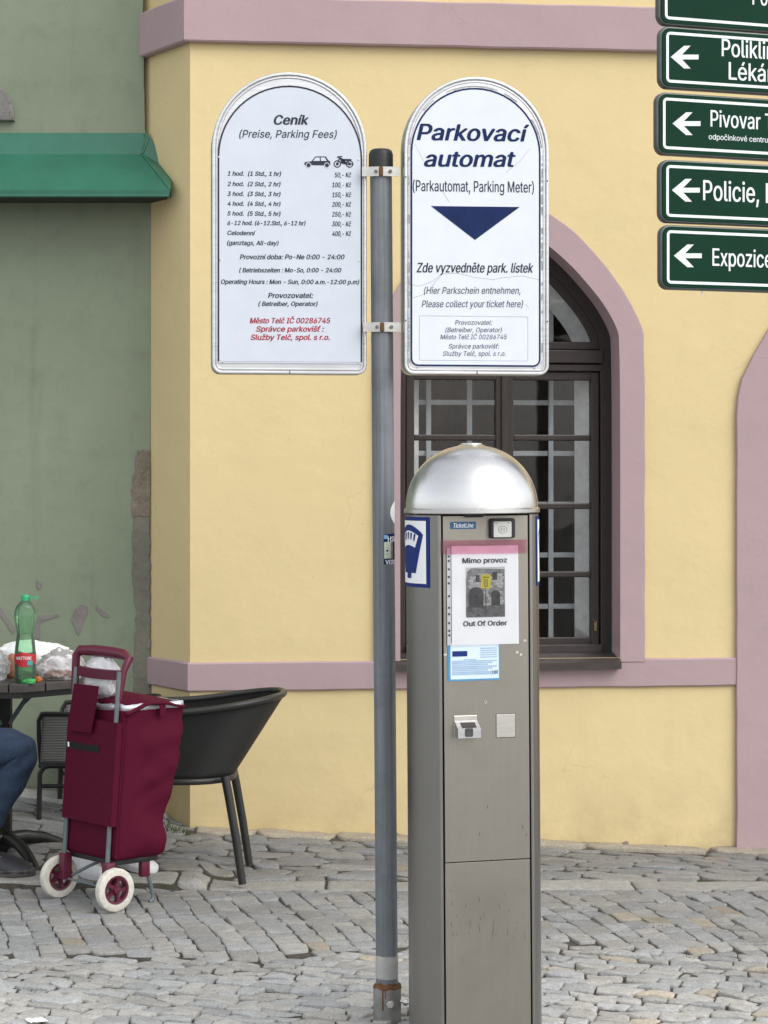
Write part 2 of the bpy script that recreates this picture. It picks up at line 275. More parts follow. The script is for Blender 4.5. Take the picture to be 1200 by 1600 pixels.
# ---------------------------------------------------------------- lettering: a plain sans-serif kept as outlines
GLYPHS = {}
def _load(s):
    for g in s.split('|'):
        adv, body = g[1:].split(';', 1)
        GLYPHS[g[0]] = (int(adv), [[[tuple(map(float, q.split(','))) for q in c.split(' ')] for c in lay.split(';') if c] for lay in body.split('/')])
_load('''(137;45,103 50,162 66,221 88,270 118,270 95,214 81,157 76,103 80,57 94,8 118,-48 88,-48 69,-11 56,27 47,66|)137;19,-48 43,9 57,58 61,103 56,157 41,214 19,270 48,270 71,221 86,162 92,103 89,65 81,27 67,-11 48,-48|,94;19,-60 34,36 68,36 42,-60|-227;168,122 168,94 57,94 57,122|.94;48,-2 39,-1 31,4 26,12 25,20 26,29 31,37 39,42 48,43 56,42 64,37 69,29 71,20 69,12 64,4 56,-1|0227;113,-3 87,0 65,12 47,31 34,57 27,89 24,127 27,165 35,197 48,223 65,242 87,254 113,258 139,254 161,242 179,223 192,197 200,165 203,127 200,89 192,57 179,31 162,12 140,0;113,25 131,28 145,37 157,52 165,72 170,97 172,127 170,157 165,182 157,203 145,218 131,227 113,230 96,227 82,218 70,203 62,182 56,157 55,127 56,97 62,72 70,52 82,37 96,28|1227;38,0 38,27 195,27 195,0/138,254 138,0 106,0 106,224 105,224 43,179 43,213 99,254|2227;32,0 32,24 117,114 141,141 155,163 160,186 159,198 154,209 146,218 137,224 112,230 98,228 86,224 77,216 69,207 65,195 64,181 33,181 35,202 43,221 55,237 72,248 91,255 112,258 134,255 153,248 169,237 181,223 188,205 191,186 185,159 168,129 133,90 76,30 76,28 195,28 195,0|3227;110.4,144 106,139 106,144/109,-3 87,-1 66,5 49,15 35,29 26,46 22,66 55,66 57,54 63,44 72,35 83,30 109,25 138,30 149,37 157,46 163,58 165,72 163,86 158,98 150,109 137,117 121,122 101,124 78,124 78,150 144,224 144,226 35,226 35,254 186,254 186,230 110.4,144 132,144 154,138 172,127 185,111 194,93 196,72 194,51 185,33 172,18 154,6 133,-1|4227;20,53 20,79 123,254 155,254 54,83 54,81 207,81 207,53/141,0 141,61 141,73 141,159 171,159 171,0|5227;111,-3 89,-1 70,6 54,16 41,30 33,47 30,65 61,65 64,54 69,44 87,30 111,25 125,27 138,32 149,41 157,52 162,66 164,81 162,97 157,111 148,122 137,131 124,137 109,138 84,134 64,123 34,126 48,254 183,254 183,226 75,226 67,151 68,151 89,162 115,167 131,165 147,160 161,153 172,143 182,130 189,116 194,99 195,82 193,58 184,38 171,21 154,8 134,-1|6227;84.9,145.1 75,131 73,131 83,144/113,-3 91,-1 71,7 55,20 42,37 34,58 32,81 34,100 40,119 69,170 126,254 161,254 84.9,145.1 98,153 117,157 139,155 158,147 173,136 185,120 192,101 194,79 192,56 184,36 171,20 155,7 135,-1;113,24 127,26 139,31 149,40 157,51 162,64 164,79 162,94 157,107 149,118 139,126 127,131 113,133 99,131 87,126 77,118 69,107 64,94 62,79 64,64 69,51 77,40 87,31 99,26|7227;48,0 162,224 162,226 31,226 31,254 195,254 195,224 82,0|8227;113,-3 89,-1 68,6 50,17 37,31 29,48 26,68 28,83 33,98 40,110 51,121 63,128 76,132 76,133 59,141 46,154 38,171 35,190 38,209 45,225 57,239 73,249 92,256 113,258 134,256 153,249 169,239 181,225 188,209 191,190 188,171 180,154 167,141 150,133 150,132 164,128 176,121 186,110 194,98 199,83 200,68 198,48 189,31 176,17 158,6 137,-1;113,25 129,26 142,30 153,37 161,46 167,57 168,69 167,83 161,94 153,104 141,111 128,116 113,118 98,116 85,111 73,104 65,94 59,83 58,69 59,57 64,46 73,37 84,30 97,26;113,145 137,150 146,157 154,165 158,176 160,188 158,200 154,210 147,218 138,225 113,230 89,225 79,218 72,210 68,200 66,188 68,176 72,165 79,157 89,150|9227;140.4,108.8 151,124 154,124 144,111/113,258 135,255 155,247 171,234 184,217 192,197 194,173 192,155 186,135 158,84 100,0 65,0 140.4,108.8 128,101 109,97 87,100 69,107 53,119 41,134 34,154 32,176 34,198 42,218 55,235 71,247 91,255;113,230 99,228 87,223 77,215 69,204 64,191 63,176 64,161 69,148 77,137 87,129 99,123 113,122 127,123 139,129 149,137 157,147 162,160 164,175 162,190 157,204 150,215 139,223 127,228|:94;48,-2 39,-1 31,4 26,12 25,20 26,29 31,37 39,42 48,43 56,42 64,37 69,29 71,20 69,12 64,4 56,-1;48,135 39,137 31,142 26,149 25,158 26,167 31,174 39,179 48,181 56,179 64,174 69,167 71,158 69,149 64,142 56,137|A240;119.4,227.6 116,239 123,239;55,71 55,99 185,99 185,71/8,0 101,254 138,254 231,0 198,0 144,151 132,186 119.4,227.6 106,185 95,151 43,0|B228;30,0 30,254 121,254 145,252 164,245 180,235 190,221 197,205 199,187 198,172 193,160 178,143 157,133 157,131 170,129 182,123 192,114 201,102 207,86 209,68 207,50 200,33 189,20 172,9 151,2 123,0;62,29 122,29 148,31 165,40 175,53 178,68 176,81 171,92 163,102 153,109 140,114 124,115 62,115;62,143 119,143 144,148 154,155 162,163 166,174 168,186 165,202 156,214 141,223 120,226 62,226|C255;134,-3 103,1 75,12 52,32 35,58 24,90 20,127 24,165 35,197 52,223 75,242 103,254 134,258 170,252 186,245 201,236 214,224 224,209 232,193 236,174 204,174 195,197 179,214 158,224 134,228 111,225 92,216 75,202 62,182 54,157 52,127 54,97 63,72 75,53 92,38 112,29 134,26 158,30 179,40 195,57 204,80 236,80 232,62 224,45 214,31 201,19 187,9 170,2 153,-2|E209;30,0 30,254 186,254 186,226 62,226 62,143 178,143 178,114 62,114 62,29 188,29 188,0|F205;30,0 30,254 185,254 185,226 62,226 62,139 173,139 173,111 62,111 62,0|H258;30,0 30,254 62,254 62,144 196,144 196,254 228,254 228,0 196,0 196,116 62,116 62,0|I150;16,0 16,29 59,29 59,226 16,226 16,254 135,254 135,226 91,226 91,29 135,29 135,0|K233;52,73 52,108 70,131 87,152 106,172 182,254 224,254 116,138 114,138/30,0 30,254 62,254 62,167 62,112 62,97 62,0;186,0 94,130 114,155 224,0|L196;30,0 30,254 62,254 62,29 181,29 181,0|M314;157.6,36.2 161,24 154,24;253,218.7 253,229 256,229;59.5,219.4 56,229 59,229/30,0 30,254 76,254 139,94 144,79 150,61 156,42 157.6,36.2 159,41 165,61 171,79 176,94 238,254 284,254 284,0 252,0 252,145 252,163 253,184 253,207 253,218.7 249,205 241,181 234,161 228,145 171,0 143,0 85,145 80,160 72,181 65,204 59.5,219.4 60,208 60,186 61,164 61,145 61,0|N262;201.1,38.7 207,27 202,27;60.3,214.9 54,226 60,227/30,0 30,254 68,254 172,91 181,75 194,53 201.1,38.7 200,54 200,79 199,97 199,254 232,254 232,0 193,0 101,145 89,165 74,191 60.3,214.9 61,192 62,164 62,145 62,0|O267;133,-3 103,1 75,12 52,32 35,58 24,90 20,127 24,165 35,197 52,223 75,242 103,254 133,258 164,254 192,242 215,223 232,197 243,165 247,127 243,90 232,58 215,32 192,12 164,1;133,26 155,29 175,38 191,52 204,72 212,97 215,127 212,157 204,182 191,202 175,216 155,225 133,228 112,225 92,216 75,202 63,182 54,157 52,127 54,97 63,72 75,52 92,38 112,29|P222;62,93 55,93 55,121 62,121/30,0 30,254 118,254 144,252 166,244 183,231 195,215 202,195 204,174 202,152 195,133 183,116 166,104 144,96 118,93 62,93 62,0;62,121 116,121 134,123 149,128 159,136 167,147 171,160 172,174 171,188 167,201 159,211 148,219 134,224 116,226 62,226|R224;62,99 48,99 48,128 62,128;177,0 115,115 151,115 214,0/30,0 30,254 118,254 145,252 167,244 183,232 195,217 202,198 205,176 202,154 195,136 183,120 166,109 145,101 118,99 62,99 62,0;62,128 117,128 135,129 149,133 160,141 167,150 171,162 173,176 171,190 167,202 159,212 149,220 134,224 116,226 62,226|S223;112,-4 86,-2 64,5 46,15 32,30 23,48 19,68 52,68 55,55 62,44 71,35 83,29 112,25 128,26 143,30 155,37 165,46 171,57 173,70 171,81 166,89 148,102 122,111 92,120 64,130 43,145 30,163 26,186 29,206 37,224 51,238 69,249 90,256 114,258 137,256 158,249 175,238 189,224 197,208 200,189 169,189 163,206 151,219 134,227 112,229 97,228 84,224 73,218 64,209 59,199 58,188 60,176 65,167 85,154 106,147 132,140 156,132 179,119 197,99 202,85 204,69 201,50 193,32 180,17 162,5 139,-2|T224;16,226 16,254 208,254 208,226 128,226 128,0 96,0 96,226|U259;129,-4 101,-1 77,8 57,22 42,40 33,62 30,87 30,254 62,254 62,89 64,72 70,57 80,44 94,34 110,28 129,26 149,28 165,34 179,44 188,57 194,72 196,89 196,254 229,254 229,87 226,62 216,40 201,22 182,8 157,-1|V240;120.5,26.8 124,15 117,15/102,0 8,254 42,254 96,103 108,69 120.5,26.8 133,69 145,103 197,254 231,254 139,0|Z219;161.6,226.6 170,238 174,227;57.1,27.4 49,17 45,27/21,0 21,23 137,193 153,215 161.6,226.6 143,226 111,226 20,226 20,254 198,254 198,231 84,64 67,40 57.1,27.4 76,28 107,29 200,29 200,0|a195;80,-4 63,-3 47,2 34,11 24,22 17,37 15,54 17,69 22,80 29,90 39,97 63,105 89,110 117,113 133,117 136,121 138,127 138,128 133,148 120,161 98,165 75,161 59,150 50,137 20,146 29,161 39,173 52,182 66,188 97,192 119,190 143,180 153,172 161,160 167,145 168,126 168,0 138,0 138,26 136,26 126,12 108,1;85,23 101,24 114,29 124,37 132,47 136,57 138,69 138,95 130,91 116,88 100,86 88,84 67,79 52,70 47,62 46,52 51,36 65,26|b212;115,-4 99,-3 86,2 69,16 59,29 56,29 56,0 26,0 26,254 57,254 57,160 59,160 69,173 86,186 98,191 115,192 137,189 156,180 173,166 185,146 193,122 195,94 193,66 185,42 173,23 157,8 137,-1;110,23 126,26 140,33 150,44 158,58 163,75 164,95 163,114 158,131 150,145 140,156 126,163 110,165 94,163 81,156 70,145 62,131 58,114 56,95 58,75 63,58 70,43 81,32 94,26|c198;104,-4 79,-1 58,8 41,23 28,43 20,66 17,94 20,122 28,146 41,165 58,180 79,189 104,192 130,189 153,178 170,161 181,138 151,131 145,145 135,155 121,162 104,165 86,162 73,155 62,144 54,129 50,112 48,94 50,75 54,59 62,44 73,33 86,26 104,23 121,26 135,33 146,44 152,59 181,51 171,28 153,11 130,0|d212;98,-4 75,-1 56,8 40,23 27,42 20,66 17,94 20,122 27,146 40,166 56,180 75,189 98,192 114,191 126,186 144,173 153,160 155,160 155,254 186,254 186,0 156,0 156,29 153,29 143,16 126,2 114,-3;102,23 118,26 132,32 142,43 150,58 154,75 156,95 154,114 150,131 142,145 132,156 118,163 102,165 86,163 72,156 62,145 54,131 50,114 48,95 50,75 54,58 62,44 73,33 86,26|e202;154,110 169,110 155,101;48.4,85 37,85 37,110 48.6,110 48,105 48,89/106,-4 80,-1 58,8 41,23 28,42 20,66 17,93 20,121 28,145 40,165 58,180 78,189 103,192 133,187 147,180 160,170 170,157 179,141 184,121 186,97 186,85 48.4,85 50,69 55,53 64,40 76,31 90,25 106,23 127,26 143,36 153,53 182,45 177,32 168,20 156,10 141,2 125,-3;48.6,110 154,110 153,119 149,134 141,147 131,157 118,163 103,165 87,163 73,157 62,147 54,135 50,121|f127;114,190 114,164 3,164 3,190/40,0 40,216 42,231 48,243 57,252 68,259 94,265 111,263 121,260 114,234 107,236 97,237 85,235 77,230 72,221 71,209 71,0|g213;103,-75 84,-74 67,-70 41,-55 25,-35 51,-20 61,-33 77,-44 103,-49 124,-46 141,-38 152,-23 156,-3 156,34 153,34 143,21 126,8 114,4 97,2 76,5 56,13 40,27 28,45 20,68 17,96 20,123 27,147 40,166 56,180 76,189 98,192 114,191 127,186 144,173 154,159 157,159 157,190 186,190 186,-4 183,-27 175,-45 162,-59 145,-68 125,-73;102,30 118,32 132,38 142,47 150,61 155,77 156,96 155,115 150,132 142,146 132,156 119,163 102,165 86,163 73,156 62,145 54,131 50,115 48,96 50,78 54,61 62,48 73,38 86,32|h205;57,156 57,144 51,144/57,113 57,0 26,0 26,254 57,254 57,156 62,166 76,181 94,189 114,192 132,190 148,184 161,174 170,160 177,142 179,120 179,0 148,0 148,118 145,137 136,152 123,161 105,165 92,163 80,159 71,151 63,141 58,129|i83;26,0 26,190 57,190 57,0;42,221 34,223 27,227 22,234 21,242 22,249 27,256 34,260 42,262 50,260 57,256 62,249 63,242 62,234 57,227 50,223|k190;55,68 55,106 60,106 142,190 180,190 92,100 89,100/26,0 26,254 57,254 57,0;147,0 74,93 96,114 186,0|l95;70,-1 50,2 37,10 29,24 26,42 26,254 57,254 57,49 60,31 65,27 73,26 80,26 85,27 90,1 81,0|m305;56,153.6 56,148 54,148;158.2,152.7 160,147 156,147/26,0 26,190 56,190 56,153.6 59,162 66,173 86,188 110,193 129,190 144,180 154,166 158.2,152.7 161,160 169,172 190,187 218,193 234,191 249,186 261,177 270,164 276,148 278,128 278,0 248,0 248,127 245,145 236,156 224,163 209,165 197,164 187,160 173,145 168,124 168,0 137,0 137,130 134,144 126,156 115,163 100,165 79,160 70,154 63,145 58,133 57,119 57,0|n205;56,154 56,144 51,144/57,113 57,0 26,0 26,190 56,190 56,154 62,166 76,181 94,189 114,192 132,190 147,184 160,174 170,160 176,142 179,120 179,0 148,0 148,118 145,137 136,152 123,161 105,165 92,163 80,159 71,151 63,141 58,129|o208;104,-4 79,-1 58,8 41,23 28,43 20,66 17,94 20,122 28,146 41,165 58,180 79,189 104,192 128,189 149,180 167,165 180,146 188,122 191,94 188,66 180,43 167,23 149,8 128,-1;104,23 121,26 135,33 146,44 154,59 158,75 160,94 158,112 154,129 146,144 135,155 121,162 104,165 86,162 73,155 62,144 54,129 50,112 48,94 50,75 54,59 62,44 73,33 86,26|p212;26,-71 26,190 56,190 56,160 59,160 69,173 86,186 98,191 115,192 137,189 156,180 173,166 185,146 193,122 195,94 193,66 185,42 173,23 157,8 137,-1 115,-4 99,-3 86,2 69,16 59,29 57,29 57,-71;110,23 126,26 140,33 150,44 158,58 163,75 164,95 163,114 158,131 150,145 140,156 126,163 110,165 94,163 81,156 70,145 62,131 58,114 56,95 58,75 63,58 70,43 81,32 94,26|r130;26,0 26,190 56,190 56,160 58,160 65,173 76,184 90,190 107,192 115,192 122,192 122,161 115,162 103,163 91,161 80,157 70,151 63,142 58,131 57,118 57,0|s182;91,-4 72,-3 56,2 42,9 31,19 23,32 18,47 47,53 53,40 62,30 75,25 91,23 108,25 122,31 131,40 134,51 132,60 127,68 118,74 106,78 75,85 52,93 36,104 27,119 23,137 26,152 33,166 43,177 58,185 74,190 94,192 112,191 127,186 140,179 149,170 162,145 134,139 129,149 121,158 110,164 94,166 78,164 65,158 57,150 54,139 56,129 62,122 86,111 115,105 137,97 153,86 162,71 166,53 163,37 156,24 145,12 130,3 112,-2|t114;102,190 102,164 3,164 3,190/32,236 63,236 63,49 64,38 68,31 75,26 85,25 93,26 101,27 107,1 96,-1 84,-2 62,1 46,11 36,26 32,46|u205;149,35.5 149,46 154,46/91,-3 73,-1 57,5 44,15 35,29 28,47 26,69 26,190 57,190 57,72 60,52 68,37 82,28 100,25 113,27 125,31 134,38 142,48 146,61 148,76 148,190 179,190 179,0 149,0 149,35.5 143,23 129,8 111,0|v195;97.2,29.1 103,10 92,10/81,0 9,190 42,190 83,78 93,43 97.2,29.1 101,43 112,78 152,190 186,190 113,0|x189;78,97.5 86,109 86,86;95.7,117.2 104,103 88,103/111.9,95.7 104,84 104,107;94.3,77.4 86,91 102,91/10,0 78,97.5 14,190 50,190 74,153 90,127 95.7,117.2 101,127 117,153 141,190 176,190 111.9,95.7 179,0 143,0 115,43 100,68 94.3,77.4 89,68 74,43 46,0|y195;97.2,29.1 103,10 92,10/24,-69 31,-43 36,-44 52,-44 65,-37 75,-18 81,-1 9,190 42,190 83,78 93,43 97.2,29.1 101,43 112,78 153,190 186,190 102,-29 88,-54 70,-68 46,-73 32,-72|z190;21,0 21,23 127,160 127,161 24,161 24,190 166,190 166,165 63,30 63,28 169,28 169,0|á195;80,-4 63,-3 47,2 34,11 24,22 17,37 15,54 17,69 22,80 29,90 39,97 63,105 89,110 117,113 133,117 136,121 138,127 138,128 133,148 120,161 98,165 75,161 59,150 50,137 20,146 29,161 39,173 52,182 66,188 97,192 119,190 143,180 153,172 161,160 167,145 168,126 168,0 138,0 138,26 136,26 126,12 108,1;85,23 101,24 114,29 124,37 132,47 136,57 138,69 138,95 130,91 116,88 100,86 88,84 67,79 52,70 47,62 46,52 51,36 65,26;81,214 105,265 139,265 106,214|é202;154,110 169,110 155,101;48.4,85 37,85 37,110 48.6,110 48,105 48,89;88,214 112,265 146,265 114,214/106,-4 80,-1 58,8 41,23 28,42 20,66 17,93 20,121 28,145 40,165 58,180 78,189 103,192 133,187 147,180 160,170 170,157 179,141 184,121 186,97 186,85 48.4,85 50,69 55,53 64,40 76,31 90,25 106,23 127,26 143,36 153,53 182,45 177,32 168,20 156,10 141,2 125,-3;48.6,110 154,110 153,119 149,134 141,147 131,157 118,163 103,165 87,163 73,157 62,147 54,135 50,121|í83;26,0 26,190 57,190 57,0;28,214 52,265 86,265 53,214|Č255;134,-3 103,1 75,12 52,32 35,58 24,90 20,127 24,165 35,197 52,223 75,242 103,254 134,258 170,252 186,245 201,236 214,224 224,209 232,193 236,174 204,174 195,197 179,214 158,224 134,228 111,225 92,216 75,202 62,182 54,157 52,127 54,97 63,72 75,53 92,38 112,29 134,26 158,30 179,40 195,57 204,80 236,80 232,62 224,45 214,31 201,19 187,9 170,2 153,-2;109,329 133,299 157,329 188,329 188,328 148,282 119,282 79,328 79,329|č198;104,-4 79,-1 58,8 41,23 28,43 20,66 17,94 20,122 28,146 41,165 58,180 79,189 104,192 130,189 153,178 170,161 181,138 151,131 145,145 135,155 121,162 104,165 86,162 73,155 62,144 54,129 50,112 48,94 50,75 54,59 62,44 73,33 86,26 104,23 121,26 135,33 146,44 152,59 181,51 171,28 153,11 130,0;79,265 104,235 128,265 158,265 158,263 118,218 89,218 49,263 49,265|ě202;154,110 169,110 155,101;48.4,85 37,85 37,110 48.6,110 48,105 48,89;77,265 102,235 126,265 157,265 157,263 116,218 87,218 47,263 47,265/106,-4 80,-1 58,8 41,23 28,42 20,66 17,93 20,121 28,145 40,165 58,180 78,189 103,192 133,187 147,180 160,170 170,157 179,141 184,121 186,97 186,85 48.4,85 50,69 55,53 64,40 76,31 90,25 106,23 127,26 143,36 153,53 182,45 177,32 168,20 156,10 141,2 125,-3;48.6,110 154,110 153,119 149,134 141,147 131,157 118,163 103,165 87,163 73,157 62,147 54,135 50,121|š182;91,-4 72,-3 56,2 42,9 31,19 23,32 18,47 47,53 53,40 62,30 75,25 91,23 108,25 122,31 131,40 134,51 132,60 127,68 118,74 106,78 75,85 52,93 36,104 27,119 23,137 26,152 33,166 43,177 58,185 74,190 94,192 112,191 127,186 140,179 149,170 162,145 134,139 129,149 121,158 110,164 94,166 78,164 65,158 57,150 54,139 56,129 62,122 86,111 115,105 137,97 153,86 162,71 166,53 163,37 156,24 145,12 130,3 112,-2;68,265 93,235 117,265 148,265 148,263 108,218 79,218 38,263 38,265|ť131;102,190 102,164 3,164 3,190;83,213 83,277 114,277 105,213/32,236 63,236 63,49 64,38 68,31 75,26 85,25 93,26 101,27 107,1 96,-1 84,-2 62,1 46,11 36,26 32,46|ž190;21,0 21,23 127,160 127,161 24,161 24,190 166,190 166,165 63,30 63,28 169,28 169,0;69,265 93,235 118,265 148,265 148,263 108,218 79,218 39,263 39,265| 94;''')
CAPH = max(y for c in GLYPHS['H'][1][0] for x, y in c)

def text_line(mb, s, x0, x1, z0, cap, y, bold=0.0, italic=0.0, dz=0.0):
    """Writes s into mb between x0 and x1 with its base line at z0 (rising by dz to the far end) and capital height cap, facing local -y."""
    lays, pen = {}, 0
    for ch in s:
        adv, ls = GLYPHS.get(ch, GLYPHS[' '])
        for k, cs in enumerate(ls):
            for c in cs: lays.setdefault(k, []).append([(pen + a + italic * b, b) for a, b in c])
        pen += adv
    allp = [p for cs in lays.values() for c in cs for p in c]
    lo = min(a for a, b in allp); hi = max(a for a, b in allp)
    sx, sz = (x1 - x0) / (hi - lo), cap / CAPH
    w = bold * cap * min(1.0, sx / sz)
    d = 0
    for k, cs in lays.items():
        pl = [[(x0 + (a - lo) * sx, z0 + b * sz + dz * (a - lo) / (hi - lo)) for a, b in c] for c in cs]
        for ox, oz in [(0, 0)] if bold == 0 else [(-w, -w * .35), (w, -w * .35), (0, w * .35)]:
            mb.add_mesh(filled([[(a + ox, b + oz) for a, b in c] for c in pl], y - d * .00005, 0))
            d += 1

def flat(mb, poly, y):
    vs = [mb.bm.verts.new((x, y, z)) for x, z in poly]
    mb.face(vs)

# ---------------------------------------------------------------- materials
def new_mat(name):
    m = bpy.data.materials.new(name)
    m.use_nodes = True
    nt = m.node_tree
    return m, nt, nt.nodes['Principled BSDF']

def N(nt, t, **kw):
    n = nt.nodes.new(t)
    for k, v in kw.items():
        if k in n.inputs.keys() if hasattr(n.inputs, 'keys') else False: n.inputs[k].default_value = v
        else: setattr(n, k, v)
    return n

def coords(nt, scale=(1, 1, 1), obj=True):
    tc = nt.nodes.new('ShaderNodeTexCoord')
    mp = nt.nodes.new('ShaderNodeMapping')
    mp.inputs['Scale'].default_value = scale
    nt.links.new(tc.outputs['Object'], mp.inputs[0])
    return mp.outputs[0]

def noise_tex(nt, vec, scale, detail=5, rough=.6):
    n = nt.nodes.new('ShaderNodeTexNoise')
    n.inputs['Scale'].default_value = scale
    n.inputs['Detail'].default_value = detail
    n.inputs['Roughness'].default_value = rough
    nt.links.new(vec, n.inputs['Vector'])
    return n.outputs['Fac']

def ramp(nt, fac, stops):
    r = nt.nodes.new('ShaderNodeValToRGB')
    el = r.color_ramp.elements
    while len(el) < len(stops): el.new(.5)
    for e, (p, c) in zip(el, stops):
        e.position = p
        e.color = (c, c, c, 1) if not hasattr(c, '__len__') else (*c, 1)
    nt.links.new(fac, r.inputs[0])
    return r.outputs[0]

def mix(nt, fac, a, b, mode='MIX'):
    m = nt.nodes.new('ShaderNodeMix')
    m.data_type = 'RGBA'
    m.blend_type = mode
    for sock, v in ((m.inputs['Factor'], fac), (m.inputs[6], a), (m.inputs[7], b)):
        if isinstance(v, bpy.types.NodeSocket): nt.links.new(v, sock)
        elif hasattr(v, '__len__'): sock.default_value = (*v[:3], 1)
        else: sock.default_value = v
    return m.outputs[2]

def bump(nt, bsdf, h, strength=.3, dist=.01, prev=None):
    b = nt.nodes.new('ShaderNodeBump')
    b.inputs['Strength'].default_value = strength
    b.inputs['Distance'].default_value = dist
    nt.links.new(h, b.inputs['Height'])
    if prev is not None: nt.links.new(prev, b.inputs['Normal'])
    nt.links.new(b.outputs[0], bsdf.inputs['Normal'])
    return b.outputs[0]

def plain(name, col, rough=.5, metal=0.0, var=.12, scale=30, bmp=.05, spec=.5, coat=0.0):
    """Paint, plastic, cloth: a colour with slight wear and a fine grain."""
    m, nt, b = new_mat(name)
    v = coords(nt)
    n = noise_tex(nt, v, scale)
    n2 = noise_tex(nt, v, scale * .13, 3)
    c = mix(nt, ramp(nt, n, [(.3, 0.0), (.7, 1.0)]), [x * (1 - var) for x in col], [min(1, x * (1 + var)) for x in col])
    c = mix(nt, ramp(nt, n2, [(.35, 0.0), (.7, var * 1.2)]), c, [x * .7 for x in col])
    nt.links.new(c, b.inputs['Base Color'])
    b.inputs['Roughness'].default_value = rough
    b.inputs['Metallic'].default_value = metal
    b.inputs['Specular IOR Level'].default_value = spec
    if coat: b.inputs['Coat Weight'].default_value = coat
    if bmp: bump(nt, b, n, bmp, .004)
    return m

def plaster(name, col, stain, var=.06, rough_bump=.35, dirt_z=None, blotch=.15, crack=.18):
    m, nt, b = new_mat(name)
    v = coords(nt)
    big = noise_tex(nt, v, 1.3, 6, .6)
    mid = noise_tex(nt, v, 9, 6, .65)
    fine = noise_tex(nt, v, 130, 4, .7)
    drips = noise_tex(nt, coords(nt, (7, 7, .55)), 1.6, 6, .6)
    c = mix(nt, ramp(nt, big, [(.3, 0.0), (.7, 1.0)]), [x * (1 - var) for x in col], [min(1, x * (1 + var)) for x in col])
    c = mix(nt, ramp(nt, mid, [(.52, 0.0), (.8, blotch)]), c, stain)
    c = mix(nt, ramp(nt, drips, [(.57, 0.0), (.82, blotch * 1.1)]), c, stain)
    if dirt_z is not None:
        # splashed grime along the foot of the wall: ragged, broken by noise
        tc = nt.nodes.new('ShaderNodeTexCoord')
        sx = nt.nodes.new('ShaderNodeSeparateXYZ')
        nt.links.new(tc.outputs['Object'], sx.inputs[0])
        mr = nt.nodes.new('ShaderNodeMapRange')
        mr.inputs[1].default_value = dirt_z + .02
        mr.inputs[2].default_value = dirt_z + .32
        mr.inputs[3].default_value = .75
        mr.inputs[4].default_value = 0.0
        nt.links.new(sx.outputs[2], mr.inputs[0])
        mu = nt.nodes.new('ShaderNodeMath'); mu.operation = 'MULTIPLY'
        nt.links.new(mr.outputs[0], mu.inputs[0])
        nt.links.new(ramp(nt, noise_tex(nt, v, 5, 7, .7), [(.38, 0.0), (.68, 1.0)]), mu.inputs[1])
        c = mix(nt, mu.outputs[0], c, stain)
    # hairline cracks: thin broken lines, only here and there
    vo = nt.nodes.new('ShaderNodeTexVoronoi'); vo.feature = 'DISTANCE_TO_EDGE'; vo.inputs['Scale'].default_value = 1.7
    wob = nt.nodes.new('ShaderNodeVectorMath'); wob.operation = 'ADD'
    nn = nt.nodes.new('ShaderNodeTexNoise'); nn.inputs['Scale'].default_value = 3.0; nn.inputs['Detail'].default_value = 6
    nt.links.new(v, nn.inputs['Vector']); nt.links.new(v, wob.inputs[0])
    sc_ = nt.nodes.new('ShaderNodeVectorMath'); sc_.operation = 'SCALE'; sc_.inputs['Scale'].default_value = .5
    nt.links.new(nn.outputs['Color'], sc_.inputs[0]); nt.links.new(sc_.outputs[0], wob.inputs[1]); nt.links.new(wob.outputs[0], vo.inputs['Vector'])
    ck = nt.nodes.new('ShaderNodeMath'); ck.operation = 'MULTIPLY'
    nt.links.new(ramp(nt, vo.outputs['Distance'], [(.001, 1.0), (.006, 0.0)]), ck.inputs[0])
    nt.links.new(ramp(nt, noise_tex(nt, v, 1.9, 3, .5), [(.57, 0.0), (.64, crack)]), ck.inputs[1])
    c = mix(nt, ck.outputs[0], c, [x * .5 for x in stain])
    specks = noise_tex(nt, v, 48, 2, .5)
    c = mix(nt, ramp(nt, specks, [(.72, 0.0), (.78, .35)]), c, [x * .55 for x in stain])
    nt.links.new(c, b.inputs['Base Color'])
    b.inputs['Roughness'].default_value = .9
    b.inputs['Specular IOR Level'].default_value = .25
    n1 = bump(nt, b, mid, rough_bump * .55, .02)
    n2 = bump(nt, b, noise_tex(nt, coords(nt, (1, 1, 1.2)), 2.6, 4, .5), rough_bump * .7, .05, n1)
    bump(nt, b, fine, rough_bump * .35, .003, n2)
    return m

def brushed(name, col, rough=.3, axis=(160, 160, 2), dirt=.25, dirtcol=(.12, .1, .08), rvar=.1, dscale=5, aniso=0.0, cvar=.12, metal=1.0, bmp=.06):
    m, nt, b = new_mat(name)
    v = coords(nt)
    br = noise_tex(nt, coords(nt, axis), 1.0, 4, .7)
    big = noise_tex(nt, v, dscale, 6, .65)
    c = mix(nt, ramp(nt, br, [(.3, 0.0), (.7, 1.0)]), [x * (1 - cvar) for x in col], [min(1, x * (1 + cvar)) for x in col])
    c = mix(nt, ramp(nt, big, [(.48, 0.0), (.78, dirt)]), c, dirtcol)
    nt.links.new(c, b.inputs['Base Color'])
    b.inputs['Metallic'].default_value = metal
    rr = ramp(nt, big, [(.3, rough - rvar * .5), (.75, rough + rvar)])
    nt.links.new(rr, b.inputs['Roughness'])
    if aniso: b.inputs['Anisotropic'].default_value = aniso
    bump(nt, b, br, bmp, .001)
    return m

